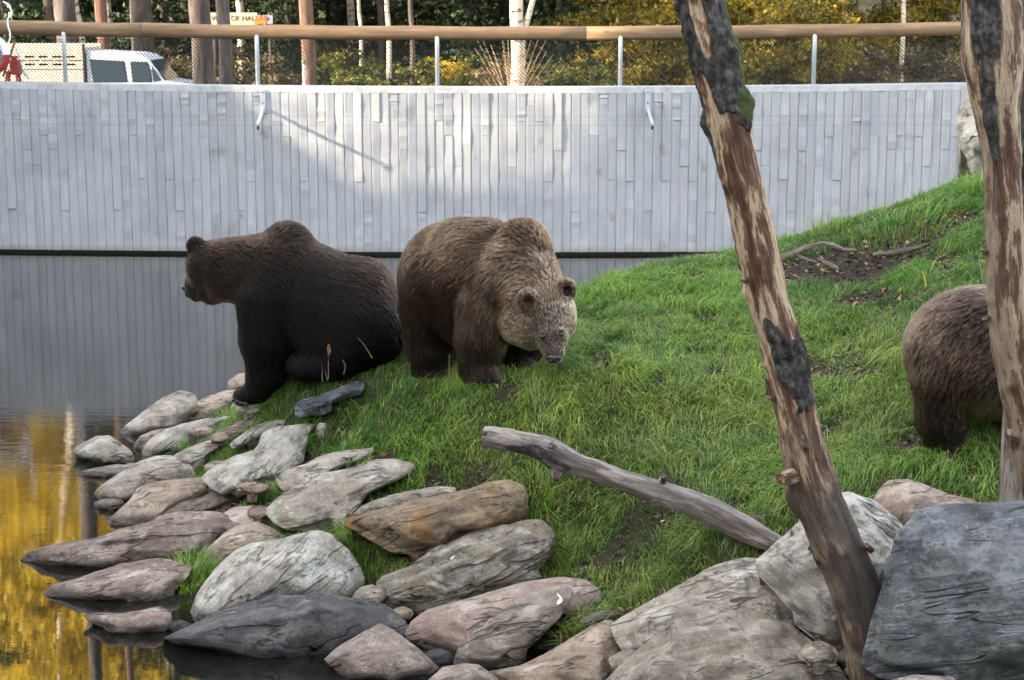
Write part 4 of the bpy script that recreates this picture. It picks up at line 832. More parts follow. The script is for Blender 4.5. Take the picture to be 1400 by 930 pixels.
def bear(Y0, prims, label, skin, nstr, extra, seed, h=.016, dk=.6, kblend=.045, clumpn=9000):
    """prims: (kind, points..., fur dict); points are (u, v, depth offset), radii in photo pixels"""
    rg = np.random.default_rng(seed); PR = []
    for p in prims:
        kd = p[0]; fd = p[-1]
        if kd == 'c': a, b = PY(p[1][0], p[1][1], Y0+p[1][2]), PY(p[2][0], p[2][1], Y0+p[2][2]); PR.append(('c', a, b, p[3]/pxs(a), p[4]/pxs(b), fd))
        else: a = PY(p[1][0], p[1][1], Y0+p[1][2]); PR.append(('e', a, np.array(p[2])/pxs(a), p[3], fd))     # radii px (right, away, up), tilt in the picture plane
    lo = np.min([np.minimum(q[1], q[2]) if q[0] == 'c' else q[1] for q in PR], 0)-.55; hi = np.max([np.maximum(q[1], q[2]) if q[0] == 'c' else q[1] for q in PR], 0)+.55
    n = np.ceil((hi-lo)/h).astype(int); ax = [lo[q]+h*np.arange(n[q]) for q in range(3)]
    def sd1(q, X):
        if q[0] == 'c':
            ab = q[2]-q[1]; t = np.clip(((X-q[1])@ab)/(ab@ab+1e-9), 0, 1); return np.linalg.norm(X-q[1]-t[..., None]*ab, axis=-1)-(q[3]+(q[4]-q[3])*t)
        D = X-q[1]; ca, sa = math.cos(q[3]), math.sin(q[3]); D = np.stack([D[..., 0]*ca+D[..., 2]*sa, D[..., 1], -D[..., 0]*sa+D[..., 2]*ca], -1)
        kk = np.linalg.norm(D/q[2], axis=-1); return (kk-1)*q[2].min()
    S = np.full(tuple(n), .6)
    for q in PR:                                   # each primitive is only evaluated near itself
        rr = max(q[3], q[4]) if q[0] == 'c' else float(np.max(q[2])); mg = rr+.13
        a_ = np.minimum(q[1], q[2]) if q[0] == 'c' else q[1]; b_ = np.maximum(q[1], q[2]) if q[0] == 'c' else q[1]
        i0 = np.clip(((a_-mg-lo)/h).astype(int), 0, n); i1 = np.clip(((b_+mg-lo)/h).astype(int)+1, 0, n); w_ = tuple(slice(i0[c], i1[c]) for c in range(3))
        Gd = np.stack(np.meshgrid(*[ax[c][w_[c]] for c in range(3)], indexing='ij'), -1)
        d = sd1(q, Gd); kb = q[-1].get('k', kblend); Sw = S[w_]; hh = np.clip(.5+.5*(Sw-d)/kb, 0, 1); S[w_] = Sw*(1-hh)+d*hh-kb*hh*(1-hh)
        if q[-1].get('sub'): hh = np.clip(.5-.5*(Sw+d)/.012, 0, 1); S[w_] = Sw*(1-hh)-d*hh+.012*hh*(1-hh)
    V, Q = surface_nets(S, lo, h)
    # normals from the field
    gr = np.stack(np.gradient(S, h), -1); ii = np.clip(((V-lo)/h).round().astype(int), 1, n-2); Nn = gr[ii[:, 0], ii[:, 1], ii[:, 2]]; Nn /= np.linalg.norm(Nn, axis=1, keepdims=True)+1e-9
    foot = V[:, 2].min(); base = np.array([V[:, 0].mean(), V[:, 1].mean(), foot])
    root = empty('bear', base, label, 'bear', None)
    body = link('body', fast_mesh('body', V-base, Q, True), skin, root)
    # ---- fur
    tri = np.vstack([Q[:, [0, 1, 2]], Q[:, [0, 2, 3]]]); A = np.linalg.norm(np.cross(V[tri[:, 1]]-V[tri[:, 0]], V[tri[:, 2]]-V[tri[:, 0]]), axis=1)
    def sample(N):
        t = rg.choice(len(tri), N, p=A/A.sum()); b = rg.random((N, 2)); f_ = b.sum(1) > 1; b[f_] = 1-b[f_]; w = np.stack([1-b.sum(1), b[:, 0], b[:, 1]], -1)
        P = (V[tri[t]]*w[..., None]).sum(1); M = (Nn[tri[t]]*w[..., None]).sum(1); return P, M/np.linalg.norm(M, axis=1, keepdims=True)
    def field(P):
        W = []; FL = []; CR = []; CT = []; LN = []; LF = []
        for q in PR:
            fd = q[-1]; W.append(np.exp(-np.maximum(sd1(q, P)+.02, 0)/fd.get('fall', .035))*fd.get('w', 1)+1e-9); f_ = np.array(fd['flow'], float); FL.append(f_/np.linalg.norm(f_)); CR.append(fd['root']); CT.append(fd['tip']); LN.append(fd['len']); LF.append(fd.get('lift', .35))
        W = np.array(W); W /= W.sum(0); mixv = lambda L: (W[..., None]*np.array(L)[:, None]).sum(0)
        return mixv(FL), mixv(CR), mixv(CT), (W*np.array(LN)[:, None]).sum(0), (W*np.array(LF)[:, None]).sum(0)
    P, M = sample(nstr); fl, cr, ct, ln, lf = field(P)
    sw = np.stack([fbm(P*4.5, 2, seed+1), fbm(P*4.5, 2, seed+2), fbm(P*4.5, 2, seed+3)], -1); fl = fl+.55*sw
    tn = fl-(fl*M).sum(1)[:, None]*M; tn /= np.linalg.norm(tn, axis=1, keepdims=True)+1e-6
    L = ln*(.7+.75*rg.random(nstr)); jit = rg.normal(0, .17, (nstr, 3)); d0 = tn*(1-.35*lf)[:, None]+M*lf[:, None]+jit; d0 /= np.linalg.norm(d0, axis=1, keepdims=True)
    d1 = d0*.6+tn*.55+np.array([0, 0, -.22]); d1 /= np.linalg.norm(d1, axis=1, keepdims=True)
    p0 = P-M*.006; p1 = P+d0*(L*.45)[:, None]; p2 = p1+d1*(L*.55)[:, None]
    # clumping: strands lean to the tip of the nearest lock
    cp, cm = sample(clumpn); from mathutils import kdtree
    kt = kdtree.KDTree(clumpn)
    for i, c in enumerate(cp): kt.insert(c, i)
    kt.balance(); near = np.array([kt.find(c)[1] for c in P])
    order = np.zeros((clumpn, 3)); cnt = np.zeros(clumpn); np.add.at(order, near, p2); np.add.at(cnt, near, 1); ctip = order/np.maximum(cnt, 1)[:, None]
    cs_ = (.40+.35*rg.random(nstr))*np.clip(ln/.05, .15, 1); shift = (ctip[near]-p2)*cs_[:, None]; p2 = p2+shift; p1 = p1+shift*.28
    PT = np.stack([p0, P*.35+p1*.65+(P-p0)*.2, p1*.5+p2*.5+(p1-P)*.06, p2], 1)
    # colours: dark root, lighter tip, a tone for every lock
    tone = (1+.45*fbm(P*9, 2, seed+7)+.9*np.clip(ln/.05, .25, 1)*(rg.random(clumpn)[near]-.5)+.3*(rg.random(nstr)-.5))[:, None]; tone = np.clip(tone, .25, 2)
    cr = cr*tone; ct = ct*np.clip(tone, .35, 1.7); grey = (rg.random((nstr, 1)) < .10) & (ln > .035)[:, None]; ct = np.where(grey, ct*1.5+.02, ct)
    Cc = np.stack([cr*.5, cr*.7, cr*.5+ct*.5, ct], 1)*dk*np.array([1.1, .98, .86]); Cc = np.clip(Cc, .003, .8); Cc = np.concatenate([Cc, np.ones((nstr, 4, 1))], -1)
    hc = bpy.data.hair_curves.new('fur'); hc.add_curves([4]*nstr)
    hc.attributes['position'].data.foreach_set('vector', (PT-base).astype(np.float32).ravel())
    ra = hc.attributes.get('radius') or hc.attributes.new('radius', 'FLOAT', 'POINT'); wd = (.0008+.0008*rg.random(nstr))[:, None]*np.array([1, 1, .75, .15])[None]
    ra.data.foreach_set('value', wd.astype(np.float32).ravel())
    ca_ = hc.attributes.new('fur', 'FLOAT_COLOR', 'POINT'); ca_.data.foreach_set('color', Cc.astype(np.float32).ravel())
    link('fur', hc, MFUR, root)
    # ---- nose, eyes, claws
    for kind, (u, v, d), rr, tilt in extra:
        c = PY(u, v, Y0+d); s = pxs(c); r3 = np.array(rr)/s; Vv = ICO4[:, [0, 1, 2]]*r3
        if kind == 'nose': Vv = Vv+(.12*r3.min()*fbm(ICO4*3, 2, 4))[:, None]*ICO4-np.array([0, r3[1]*.15, 0])*(np.exp(-((np.abs(ICO4[:, 0])-.45)/.2)**2-((ICO4[:, 2]+.1)/.25)**2)*(ICO4[:, 1] < 0))[:, None]*-2.2
        if kind == 'claw': Vv[:, 2] -= .9*r3[0]*(ICO4[:, 0])**2*1.; 
        ca2, sa2 = math.cos(tilt), math.sin(tilt); Vv = np.stack([Vv[:, 0]*ca2-Vv[:, 2]*sa2, Vv[:, 1], Vv[:, 0]*sa2+Vv[:, 2]*ca2], -1)
        link(kind, fast_mesh(kind, Vv, ICOF4, True), {'nose': MNOSE, 'eye': MEYE, 'claw': MCLAW}[kind], root, c-base)
    return root
def fd(flow, root, tip, ln, lift=.35, **kw): return dict(flow=flow, root=root, tip=tip, len=ln, lift=lift, **kw)
# ---- dark seated bear, facing left
SK1 = plain('dark_bear_skin', (.012,.009,.007), .9)
k1 = (.005,.004,.0032); t1 = (.036,.025,.018); t1b = (.105,.066,.042); t1h = (.13,.082,.05)
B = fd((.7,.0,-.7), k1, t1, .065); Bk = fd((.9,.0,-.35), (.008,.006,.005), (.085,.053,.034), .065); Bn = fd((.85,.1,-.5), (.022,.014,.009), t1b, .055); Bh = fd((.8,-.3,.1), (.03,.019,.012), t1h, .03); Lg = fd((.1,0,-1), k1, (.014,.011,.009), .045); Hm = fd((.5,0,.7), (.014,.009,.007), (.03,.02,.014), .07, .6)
bear(14.2, [
 ('c',(472,438,.02),(395,392,0),82,69,B), ('e',(470,405,.02),(70,62,48),.38,Bk), ('e',(392,345,0),(36,34,38),.1,Hm), ('c',(385,375,0),(312,368,.05),58,41,Bn),
 ('e',(289,362,.10),(34,36,32),.1,Bh), ('c',(283,376,.12),(270,388,.22),25,17,fd((.8,-.3,.2),(.05,.03,.018),(.17,.115,.07),.018)), ('c',(270,390,.2),(262,398,.27),14,10,fd((.8,-.3,.1),(.03,.02,.014),(.07,.05,.035),.01,.2,k=.02)), ('c',(280,397,.14),(268,404,.22),13,8,fd((.7,0,-.4),(.05,.026,.013),(.10,.055,.03),.02,.3,k=.025)), ('c',(300,395,.06),(288,405,.12),18,11,fd((.5,0,-.8),(.05,.026,.014),(.12,.07,.04),.03)),
 ('e',(268,338,.06),(12.5,7,14),.25,fd((-.2,0,1),(.012,.008,.006),(.05,.032,.02),.02,.6,w=2,fall=.02,k=.02)), ('e',(272,342,.30),(12,7,13),.1,fd((-.2,0,1),(.012,.008,.006),(.05,.032,.02),.02,.6,w=2,fall=.02,k=.02)),
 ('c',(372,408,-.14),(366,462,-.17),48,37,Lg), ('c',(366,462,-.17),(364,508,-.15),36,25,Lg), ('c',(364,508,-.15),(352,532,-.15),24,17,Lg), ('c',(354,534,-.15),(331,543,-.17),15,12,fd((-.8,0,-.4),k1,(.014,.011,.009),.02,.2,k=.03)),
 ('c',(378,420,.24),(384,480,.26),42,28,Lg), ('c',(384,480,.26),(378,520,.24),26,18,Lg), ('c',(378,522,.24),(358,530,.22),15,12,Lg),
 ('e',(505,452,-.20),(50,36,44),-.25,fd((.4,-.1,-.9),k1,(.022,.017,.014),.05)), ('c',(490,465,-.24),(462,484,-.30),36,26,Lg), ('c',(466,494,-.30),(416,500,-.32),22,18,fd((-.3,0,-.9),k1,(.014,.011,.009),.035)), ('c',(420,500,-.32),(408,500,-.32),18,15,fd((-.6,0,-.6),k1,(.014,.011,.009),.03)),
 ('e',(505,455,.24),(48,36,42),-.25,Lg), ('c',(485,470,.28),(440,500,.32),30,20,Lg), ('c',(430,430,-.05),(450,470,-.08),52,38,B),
 ], 'very dark brown bear sitting on the shore rocks, looking away over the water', SK1, 120000,
 [('nose',(254.5,394,.33),(6,6,5),0), ('eye',(263,372,.02),(2.2,2.2,2.2),0), ('claw',(320,546,-.25),(5,2,2),.35), ('claw',(324,549,-.28),(5,2,2),.35), ('claw',(329,551,-.30),(5,2,2),.35), ('claw',(335,552,-.31),(5,2,2),.35)], 21, dk=.38)
# ---- brown grazing bear, facing right and towards the viewer
SK2 = plain('brown_bear_skin', (.025,.017,.012), .9)
r2 = (.018,.0115,.008); p2_ = (.10,.060,.037)
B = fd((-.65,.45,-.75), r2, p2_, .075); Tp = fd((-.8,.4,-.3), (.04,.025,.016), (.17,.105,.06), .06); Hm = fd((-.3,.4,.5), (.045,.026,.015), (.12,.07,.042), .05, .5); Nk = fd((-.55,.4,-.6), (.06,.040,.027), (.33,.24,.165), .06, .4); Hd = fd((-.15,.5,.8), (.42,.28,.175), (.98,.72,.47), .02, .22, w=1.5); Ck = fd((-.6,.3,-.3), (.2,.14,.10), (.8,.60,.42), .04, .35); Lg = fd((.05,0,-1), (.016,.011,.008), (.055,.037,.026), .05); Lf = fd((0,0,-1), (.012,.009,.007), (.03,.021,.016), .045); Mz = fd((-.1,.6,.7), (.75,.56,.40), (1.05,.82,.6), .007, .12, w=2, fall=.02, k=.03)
bear(13.15, [
 ('e',(613,384,.38),(65,66,74),.0,B), ('c',(622,375,.36),(660,373,.10),69,71,B), ('c',(660,375,.10),(694,388,-.12),70,60,B), ('c',(636,360,.22),(664,357,.06),60,50,Tp), ('c',(640,415,.22),(680,420,.0),54,50,B),
 ('e',(714,340,-.14),(37,36,39),0,dict(Hm, k=.028)), ('c',(706,375,-.16),(728,408,-.36),56,46,Nk), ('c',(700,400,-.14),(712,432,-.34),46,34,Ck),
 ('e',(744,424,-.50),(39,38,36),.0,Hd), ('c',(714,442,-.46),(728,450,-.54),29,27,Ck), ('c',(764,430,-.48),(766,441,-.54),22,21,Ck),
 ('c',(748,440,-.58),(754,459,-.67),34,23,fd((-.1,.6,.8),(.45,.31,.20),(1.0,.75,.5),.014,.18,w=1.5)), ('c',(754,461,-.68),(757,482,-.76),19,15,Mz), ('c',(751,474,-.66),(754,488,-.72),13,9,fd((-.3,.4,-.5),(.10,.07,.05),(.18,.13,.09),.012,.2,k=.02)),
 ('e',(744,446,-.56),(33,30,26),.0,Hd),
 ('e',(722,411,-.645),(15.5,9,16.5),.25,fd((-.1,.4,1),(.10,.07,.048),(.30,.235,.175),.024,.5,w=2.2,fall=.02,k=.018)), ('e',(773,396,-.53),(14,9,15.5),-.35,fd((.1,.4,1),(.08,.052,.034),(.26,.19,.13),.024,.5,w=2.2,fall=.02,k=.018)),
 ('e',(741,460,-.80),(5,5,3.6),.2,fd((0,-.3,.6),(.02,.014,.01),(.05,.034,.024),.006,.1,w=4,fall=.008,sub=True)), ('e',(767,457,-.78),(4.5,5,3.4),-.2,fd((0,-.3,.6),(.02,.014,.01),(.05,.034,.024),.006,.1,w=4,fall=.008,sub=True)),
 ('e',(724,415,-.70),(8.5,8,10),.25,fd((0,-.3,.6),(.012,.008,.006),(.04,.027,.02),.014,.3,w=3,fall=.012,sub=True)), ('e',(775,400,-.58),(7.5,8,9),-.35,fd((0,-.3,.6),(.012,.008,.006),(.04,.027,.02),.014,.3,w=3,fall=.012,sub=True)),
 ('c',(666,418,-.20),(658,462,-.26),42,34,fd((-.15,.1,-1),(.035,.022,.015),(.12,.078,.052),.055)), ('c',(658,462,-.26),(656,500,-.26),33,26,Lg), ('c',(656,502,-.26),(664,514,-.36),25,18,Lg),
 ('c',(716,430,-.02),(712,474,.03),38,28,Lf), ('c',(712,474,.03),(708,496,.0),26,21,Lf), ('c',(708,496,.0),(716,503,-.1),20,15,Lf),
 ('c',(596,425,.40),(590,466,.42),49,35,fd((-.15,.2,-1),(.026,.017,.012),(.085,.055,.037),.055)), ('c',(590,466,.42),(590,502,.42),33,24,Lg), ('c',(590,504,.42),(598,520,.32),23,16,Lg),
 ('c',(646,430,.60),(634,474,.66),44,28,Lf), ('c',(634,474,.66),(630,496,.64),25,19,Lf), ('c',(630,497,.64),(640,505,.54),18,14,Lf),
 ], 'brown bear with a tan face, head lowered to graze on the grassy slope', SK2, 150000,
 [('nose',(757.5,490,-.83),(9.5,7,6),0), ('eye',(741,460,-.80),(3.6,4,2.8),0), ('eye',(767,457,-.775),(3.2,4,2.6),0)], 22, dk=.52)
# inner ears are carved hollows with their fur coloured dark
# ---- right-hand bear, seen from behind
SK3 = plain('reddish_bear_skin', (.022,.015,.011), .9)
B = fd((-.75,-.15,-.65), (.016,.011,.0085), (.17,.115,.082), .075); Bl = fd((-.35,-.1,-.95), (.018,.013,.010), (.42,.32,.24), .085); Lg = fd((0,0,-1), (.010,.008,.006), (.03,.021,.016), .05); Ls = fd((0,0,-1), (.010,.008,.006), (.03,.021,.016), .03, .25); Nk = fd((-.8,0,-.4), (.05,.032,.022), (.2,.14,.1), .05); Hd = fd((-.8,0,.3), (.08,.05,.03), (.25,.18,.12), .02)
bear(11.25, [
 ('e',(1330,478,.05),(88,84,81),.0,B), ('c',(1345,476,.08),(1490,470,.30),80,78,B), ('c',(1330,505,.0),(1480,510,.22),62,58,Bl), ('e',(1500,415,.3),(55,45,42),0,B),
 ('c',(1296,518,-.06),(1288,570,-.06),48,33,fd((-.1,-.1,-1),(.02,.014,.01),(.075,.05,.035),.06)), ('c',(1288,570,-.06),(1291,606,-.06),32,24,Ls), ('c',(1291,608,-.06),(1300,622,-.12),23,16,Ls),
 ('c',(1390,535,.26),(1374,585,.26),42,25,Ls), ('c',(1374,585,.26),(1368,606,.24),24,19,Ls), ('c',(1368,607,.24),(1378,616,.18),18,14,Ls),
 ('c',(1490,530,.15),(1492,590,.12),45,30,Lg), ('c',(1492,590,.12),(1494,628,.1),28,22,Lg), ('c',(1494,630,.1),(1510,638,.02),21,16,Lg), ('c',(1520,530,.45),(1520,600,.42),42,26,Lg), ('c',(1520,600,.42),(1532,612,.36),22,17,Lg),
 ('c',(1510,455,.3),(1585,500,.36),66,46,Nk), ('e',(1608,520,.38),(42,40,38),0,Hd), ('c',(1625,535,.38),(1650,572,.38),28,16,Hd), ('e',(1590,482,.2),(14,7,15),.2,Hd), ('e',(1598,480,.54),(14,7,15),.2,Hd),
 ], 'reddish-brown bear seen from behind, half hidden by the scarred right-hand trunk', SK3, 130000,
 [('nose',(1655,580,.36),(9,7,6),0), ('eye',(1632,530,.22),(3,3,3),0), ('eye',(1634,530,.52),(3,3,3),0)], 23, dk=.55)
# ================================================================== FOREST BEHIND THE FENCE
def leaf_mat(name, stops, transl=.45):
    k = NM(name); rv = k.attr('rv'); c = k.ramp(rv, stops); k.base(c); k.rough(.6)
    tl = k.n('ShaderNodeBsdfTranslucent'); k.l(c, tl.inputs[0]); ms = k.n('ShaderNodeMixShader'); ms.inputs[0].default_value = transl
    k.l(k.p.outputs[0], ms.inputs[1]); k.l(tl.outputs[0], ms.inputs[2]); k.l(ms.outputs[0], k.out.inputs[0]); return k.m
MGOLD = leaf_mat('golden_birch_leaves', [(0, (.14,.12,.02)), (.3, (.38,.27,.025)), (.6, (.62,.44,.035)), (.85, (.74,.56,.08)), (1, (.32,.31,.05))])
MOLIV = leaf_mat('olive_gold_leaves', [(0, (.03,.032,.008)), (.35, (.10,.085,.014)), (.6, (.24,.18,.025)), (.85, (.46,.34,.05)), (1, (.12,.13,.03))])
MGRN = leaf_mat('green_autumn_leaves', [(0, (.012,.02,.006)), (.4, (.035,.05,.012)), (.75, (.10,.11,.02)), (1, (.34,.26,.04))])
MSPR = leaf_mat('spruce_needles', [(0, (.008,.014,.007)), (.6, (.02,.035,.012)), (1, (.05,.07,.02))], .1)
MBRN = leaf_mat('brown_brush_leaves', [(0, (.02,.016,.01)), (.5, (.08,.058,.03)), (1, (.24,.17,.08))], .3)
def bark_mat(name, dark, mid, light, sx=1., birch=False):
    k = NM(name); co = k.coord('Object'); a = k.noise(k.mapping(co, (9, 9, 1.4)), 1, 6, .68, .4); b = k.noise(co, 1.1, 3)
    c = k.ramp(a, [(.33, dark), (.5, mid), (.68, light)]); c = k.mix(k.rng(b, .4, .65, 0, .4), c, mid)
    if birch: c = k.mix(k.rng(k.noise(k.mapping(co, (2, 2, 9)), 1.5, 4, .6), .57, .65), c, (.04,.035,.03))
    k.base(c); k.bump(a, .8, .04); return k.m
MPINE = bark_mat('grey_pine_bark', (.018,.014,.013), (.068,.052,.046), (.13,.105,.095)); MPINR = bark_mat('orange_pine_bark', (.035,.02,.014), (.115,.062,.042), (.19,.115,.08)); MBIR = bark_mat('pale_birch_bark', (.26,.21,.15), (.50,.42,.32), (.64,.57,.46), birch=True); MDRK = bark_mat('dark_thin_bark', (.02,.016,.012), (.07,.052,.04), (.13,.10,.08))
def leaf_cloud(centres, rad, n, size, seed, flat=.6):
    rg = np.random.default_rng(seed); centres = np.asarray(centres, float); rad = np.asarray(rad, float)
    i = rg.integers(0, len(centres), n); d = rg.normal(size=(n, 3)); d /= np.linalg.norm(d, axis=1, keepdims=True); r = rg.random(n)**.5
    P = centres[i]+d*(r*rad[i])[:, None]*np.array([1, 1, flat])
    a = rg.normal(size=(n, 3)); a /= np.linalg.norm(a, axis=1, keepdims=True); b = np.cross(a, rg.normal(size=(n, 3))); b /= np.linalg.norm(b, axis=1, keepdims=True)
    s = (size*(.6+.8*rg.random(n)))[:, None]
    V = np.stack([P-a*s*.6, P-b*s*.32, P+a*s*.6, P+b*s*.32], 1).reshape(-1, 3); Fq = np.arange(4*n).reshape(-1, 4)
    tone = np.clip(rg.random(len(centres))[i]*.6+rg.random(n)*.5-.05, 0, 1)
    return V, Fq, np.repeat(tone, 4)
def leaf_mesh(name, *a, **k_):
    V, Fq, t = leaf_cloud(*a, **k_); m = fast_mesh(name, V, Fq); vattr(m, 'rv', t); return m
def crown_pts(rx, rz, n, seed, z0=0, hollow=.35):
    rg = np.random.default_rng(seed); d = rg.normal(size=(n, 3)); d /= np.linalg.norm(d, axis=1, keepdims=True); r = hollow+(1-hollow)*rg.random(n)**.6
    P = d*r[:, None]*np.array([rx, rx, rz]); P[:, 2] += z0; return P
# shared crowns, each a mesh used by several trees
def birch_crown(seed, rx, rz, nc, nl, size): return leaf_mesh('crown', crown_pts(rx, rz, nc, seed), np.random.default_rng(seed).uniform(.35, .95, nc)*rx/2.4, nl, size, seed+1)
CR_BIG = [birch_crown(s, 2.6, 5.2, 95, 9000, .17) for s in (301, 302, 303)]
CR_LOW = [birch_crown(s, 1.7, 1.7, 60, 7000, .10) for s in (311, 312, 313)]
def spruce_crown(seed, H, R0, nl):
    rg = np.random.default_rng(seed); cs = []; rs = []
    for z in np.linspace(.3, H, 26):
        rr = R0*(1-z/H)**.85+.1
        for q in range(int(5+6*(1-z/H))):
            a = rg.uniform(0, 6.283)
            for f_ in (.35, .7, 1.): cs.append((rr*f_*math.cos(a), rr*f_*math.sin(a), z-.35*rr*f_*f_+.1)); rs.append(.16+.28*(1-z/H)*(1.2-f_*.5))
    return leaf_mesh('crown', cs, rs, nl, .16, seed, flat=.45)
CR_SPR = [spruce_crown(321, 11, 2.3, 11000), spruce_crown(322, 8, 2.0, 9000)]
CR_BUSH = [birch_crown(s, 1.0, .8, 40, 3200, .09) for s in (331, 332)]
CR_PINE = [birch_crown(s, 2.4, 2.6, 40, 6000, .16) for s in (341, 342)]
def gfloor(x, y): return float(floor_z(np.array([x]), np.array([y]))[0])
def trunk_mesh(pts, rr, k_=14):
    C = crom(np.column_stack([pts, rr]), 26); nz = fbm(C[:, :3]*.9, 2, 55)
    return MB().tube([tuple(p[:3]+np.array([.04*q, .04*q, 0])) for p, q in zip(C, nz)], list(C[:, 3]), k_).mesh('trunk', True)
def tree(name, u, Y, dia, H, mat, label, crown=None, cmat=None, cz=None, lean=(0, 0), group=None, cscale=1., branches=(), bend=0):
    x = PY(u, 90, Y)[0]; z = gfloor(x, Y); e = empty(name, (x, Y, z), label, 'tree', group)
    P = [(0, 0, -.2), (lean[0]*H*.25, lean[1]*H*.25, H*.25), (lean[0]*H*.55+bend, lean[1]*H*.55, H*.55), (lean[0]*H, lean[1]*H, H)]
    link('trunk', trunk_mesh(P, [dia*.58, dia*.5, dia*.4, dia*.12]), mat, e)
    for (a, b, r) in branches: link('branch', trunk_mesh([a, ((a[0]+b[0])/2, (a[1]+b[1])/2, (a[2]+b[2])/2+.1), b], [r, r*.75, r*.35], 8), mat, e)
    if crown is not None:
        o = link('crown', crown, None, e); o.material_slots[0].link = 'OBJECT' if len(o.material_slots) else 'DATA'
        o.location = (lean[0]*(cz or 0), lean[1]*(cz or 0), cz or 0); o.scale = (cscale,)*3; o.rotation_euler = (0, 0, (u*1.7) % 6.28)
        o.material_slots[0].material = cmat
    return e
for mlist in (CR_BIG, CR_LOW, CR_SPR, CR_BUSH, CR_PINE):
    for m in mlist: m.materials.append(MGRN)
# pines close behind the road
tree('pine_tree', 93, 46, .52, 19, MPINE, 'thick grey pine trunk behind the cream truck bed, left of a sunlit birch trunk', CR_PINE[0], MSPR, 17)
tree('birch_tree', 116, 49, .37, 17, MBIR, 'pale sunlit leaning birch trunk between two pines above the truck', CR_BIG[0], MGOLD, 12.5, lean=(-.10, 0), bend=-.25, branches=[((-.9, 0, 8.5), (-2.6, .3, 10.6), .09)])
tree('pine_tree', 142, 46, .30, 18, MPINR, 'slim reddish pine trunk just right of the sunlit birch above the truck', CR_PINE[1], MSPR, 16)
tree('pine_tree', 190, 47, .48, 18, MPINE, 'brown-grey pine trunk leaning slightly right behind the truck cab', CR_PINE[0], MSPR, 16, lean=(.03, 0))
tree('pine_tree', 276, 37, .42, 19, MPINE, 'thick grey pine trunk standing left of the wooden sign', CR_PINE[1], MSPR, 17)
tree('pine_tree', 306, 36, .26, 18, MPINE, 'slimmer grey pine trunk crossing in front of the wooden sign', CR_PINE[0], MSPR, 16, lean=(.008, 0))
tree('pine_tree', 421, 41, .31, 18, MPINR, 'reddish pine trunk right of the wooden sign', CR_PINE[1], MSPR, 16)
tree('pine_tree', 330, 62, .42, 20, MPINR, 'orange sunlit pine trunk farther back behind the wooden sign', CR_PINE[0], MSPR, 17)
tree('birch_tree', 707, 45, .33, 16, MBIR, 'bright pale birch trunk with a forked branch behind the middle of the fence', CR_BIG[1], MGOLD, 11, branches=[((.1, 0, 2.2), (.95, -.1, 4.6), .085)])
for u, Y, d, m_, lab in ((531, 48, .13, MBIR, 'thin pale birch stem left of the second fence panel post'), (563, 46, .13, MDRK, 'thin dark stem beside the thin pale birch stem'), (521, 55, .2, MDRK, 'dark stem in the undergrowth behind the thin pale birch'), (493, 50, .1, MBIR, 'very thin pale sapling in the bright undergrowth')):
    tree('young_tree', u, Y, d, 10, m_, lab, CR_LOW[int(u) % 3], MGRN, 5.2, cscale=1.2)
for i, (u, Y, d) in enumerate(((905, 60, .14), (1012, 64, .2), (1068, 58, .16), (1122, 66, .2), (1168, 60, .12), (1205, 62, .18), (1232, 57, .14), (1262, 68, .2), (1292, 61, .16), (1330, 58, .18), (1040, 72, .2), (1345, 70, .2))):
    tree('slender_tree', u, Y, d, 13, MDRK if i % 3 else MBIR, 'slender tree with golden leaves behind the right part of the fence', CR_BIG[i % 3], MGOLD, 9.5, group='slender golden trees behind the right part of the fence')
for i, (u, Y, sc, cz) in enumerate(((860, 50, 1.15, 1.9), (905, 54, 1.3, 2.6), (965, 50, 1.2, 1.8), (1010, 55, 1.4, 2.6), (1075, 52, 1.2, 1.7), (885, 56, 1.4, 4.4), (980, 58, 1.5, 4.8), (1060, 58, 1.4, 4.6), (1150, 60, 1.2, 1.6), (1250, 62, 1.25, 1.7), (1330, 62, 1.3, 2.0))):
    tree('golden_sapling', u, Y, .07, cz+1.2, MDRK, 'bushy golden-leaved sapling behind the right part of the fence', CR_LOW[i % 3], MOLIV, cz, cscale=sc, group='golden saplings behind the right part of the fence')
# tall golden birches whose crowns the pond mirrors
for i, (u, Y, cz) in enumerate(((-60, 52, 11), (20, 56, 13), (70, 50, 10.5), (150, 57, 14), (205, 52, 11), (250, 60, 15), (-20, 62, 17), (100, 66, 18.5), (190, 68, 19), (330, 58, 12), (410, 60, 13.5), (-110, 58, 14), (300, 66, 18), (480, 62, 15), (580, 58, 12), (640, 64, 14), (780, 60, 11))):
    gold = bool(i % 4); tree('golden_birch' if gold else 'broadleaf_tree', u, Y, .24, cz+4.5, MBIR if i % 2 else MDRK, 'tall birch with a golden crown standing back in the forest' if gold else 'tall tree with a dull green crown standing back in the forest', CR_BIG[i % 3], MGOLD if gold else MGRN, cz, cscale=1.0, group='tall golden birches in the forest' if gold else 'tall dull green trees in the forest')
# dark spruces that close the view
for i, (u, Y, kd, sc) in enumerate(((35, 60, 0, 1.75), (10, 50, 1, .8), (165, 62, 0, 1.7), (125, 72, 0, 2.0), (-30, 70, 0, 2.0), (225, 70, 0, 1.9), (225, 55, 1, 1.0), (250, 64, 0, 1.1), (370, 60, 1, 1.1), (395, 54, 1, .7), (450, 66, 0, 1.2), (600, 58, 1, 1.0), (640, 55, 1, .9), (670, 60, 0, .95), (765, 54, 1, .9), (800, 58, 0, .95), (740, 62, 0, 1.1), (835, 57, 1, .85), (120, 66, 0, 1.2), (300, 70, 0, 1.2), (-40, 62, 0, 1.2), (560, 70, 0, 1.2), (480, 74, 0, 1.3))):
    tree('spruce_tree', u, Y, .22, 10 if kd == 0 else 7, MDRK, 'dark spruce with branches down to the ground in the forest', CR_SPR[kd], MSPR, .3, cscale=sc, group='dark spruces in the forest')
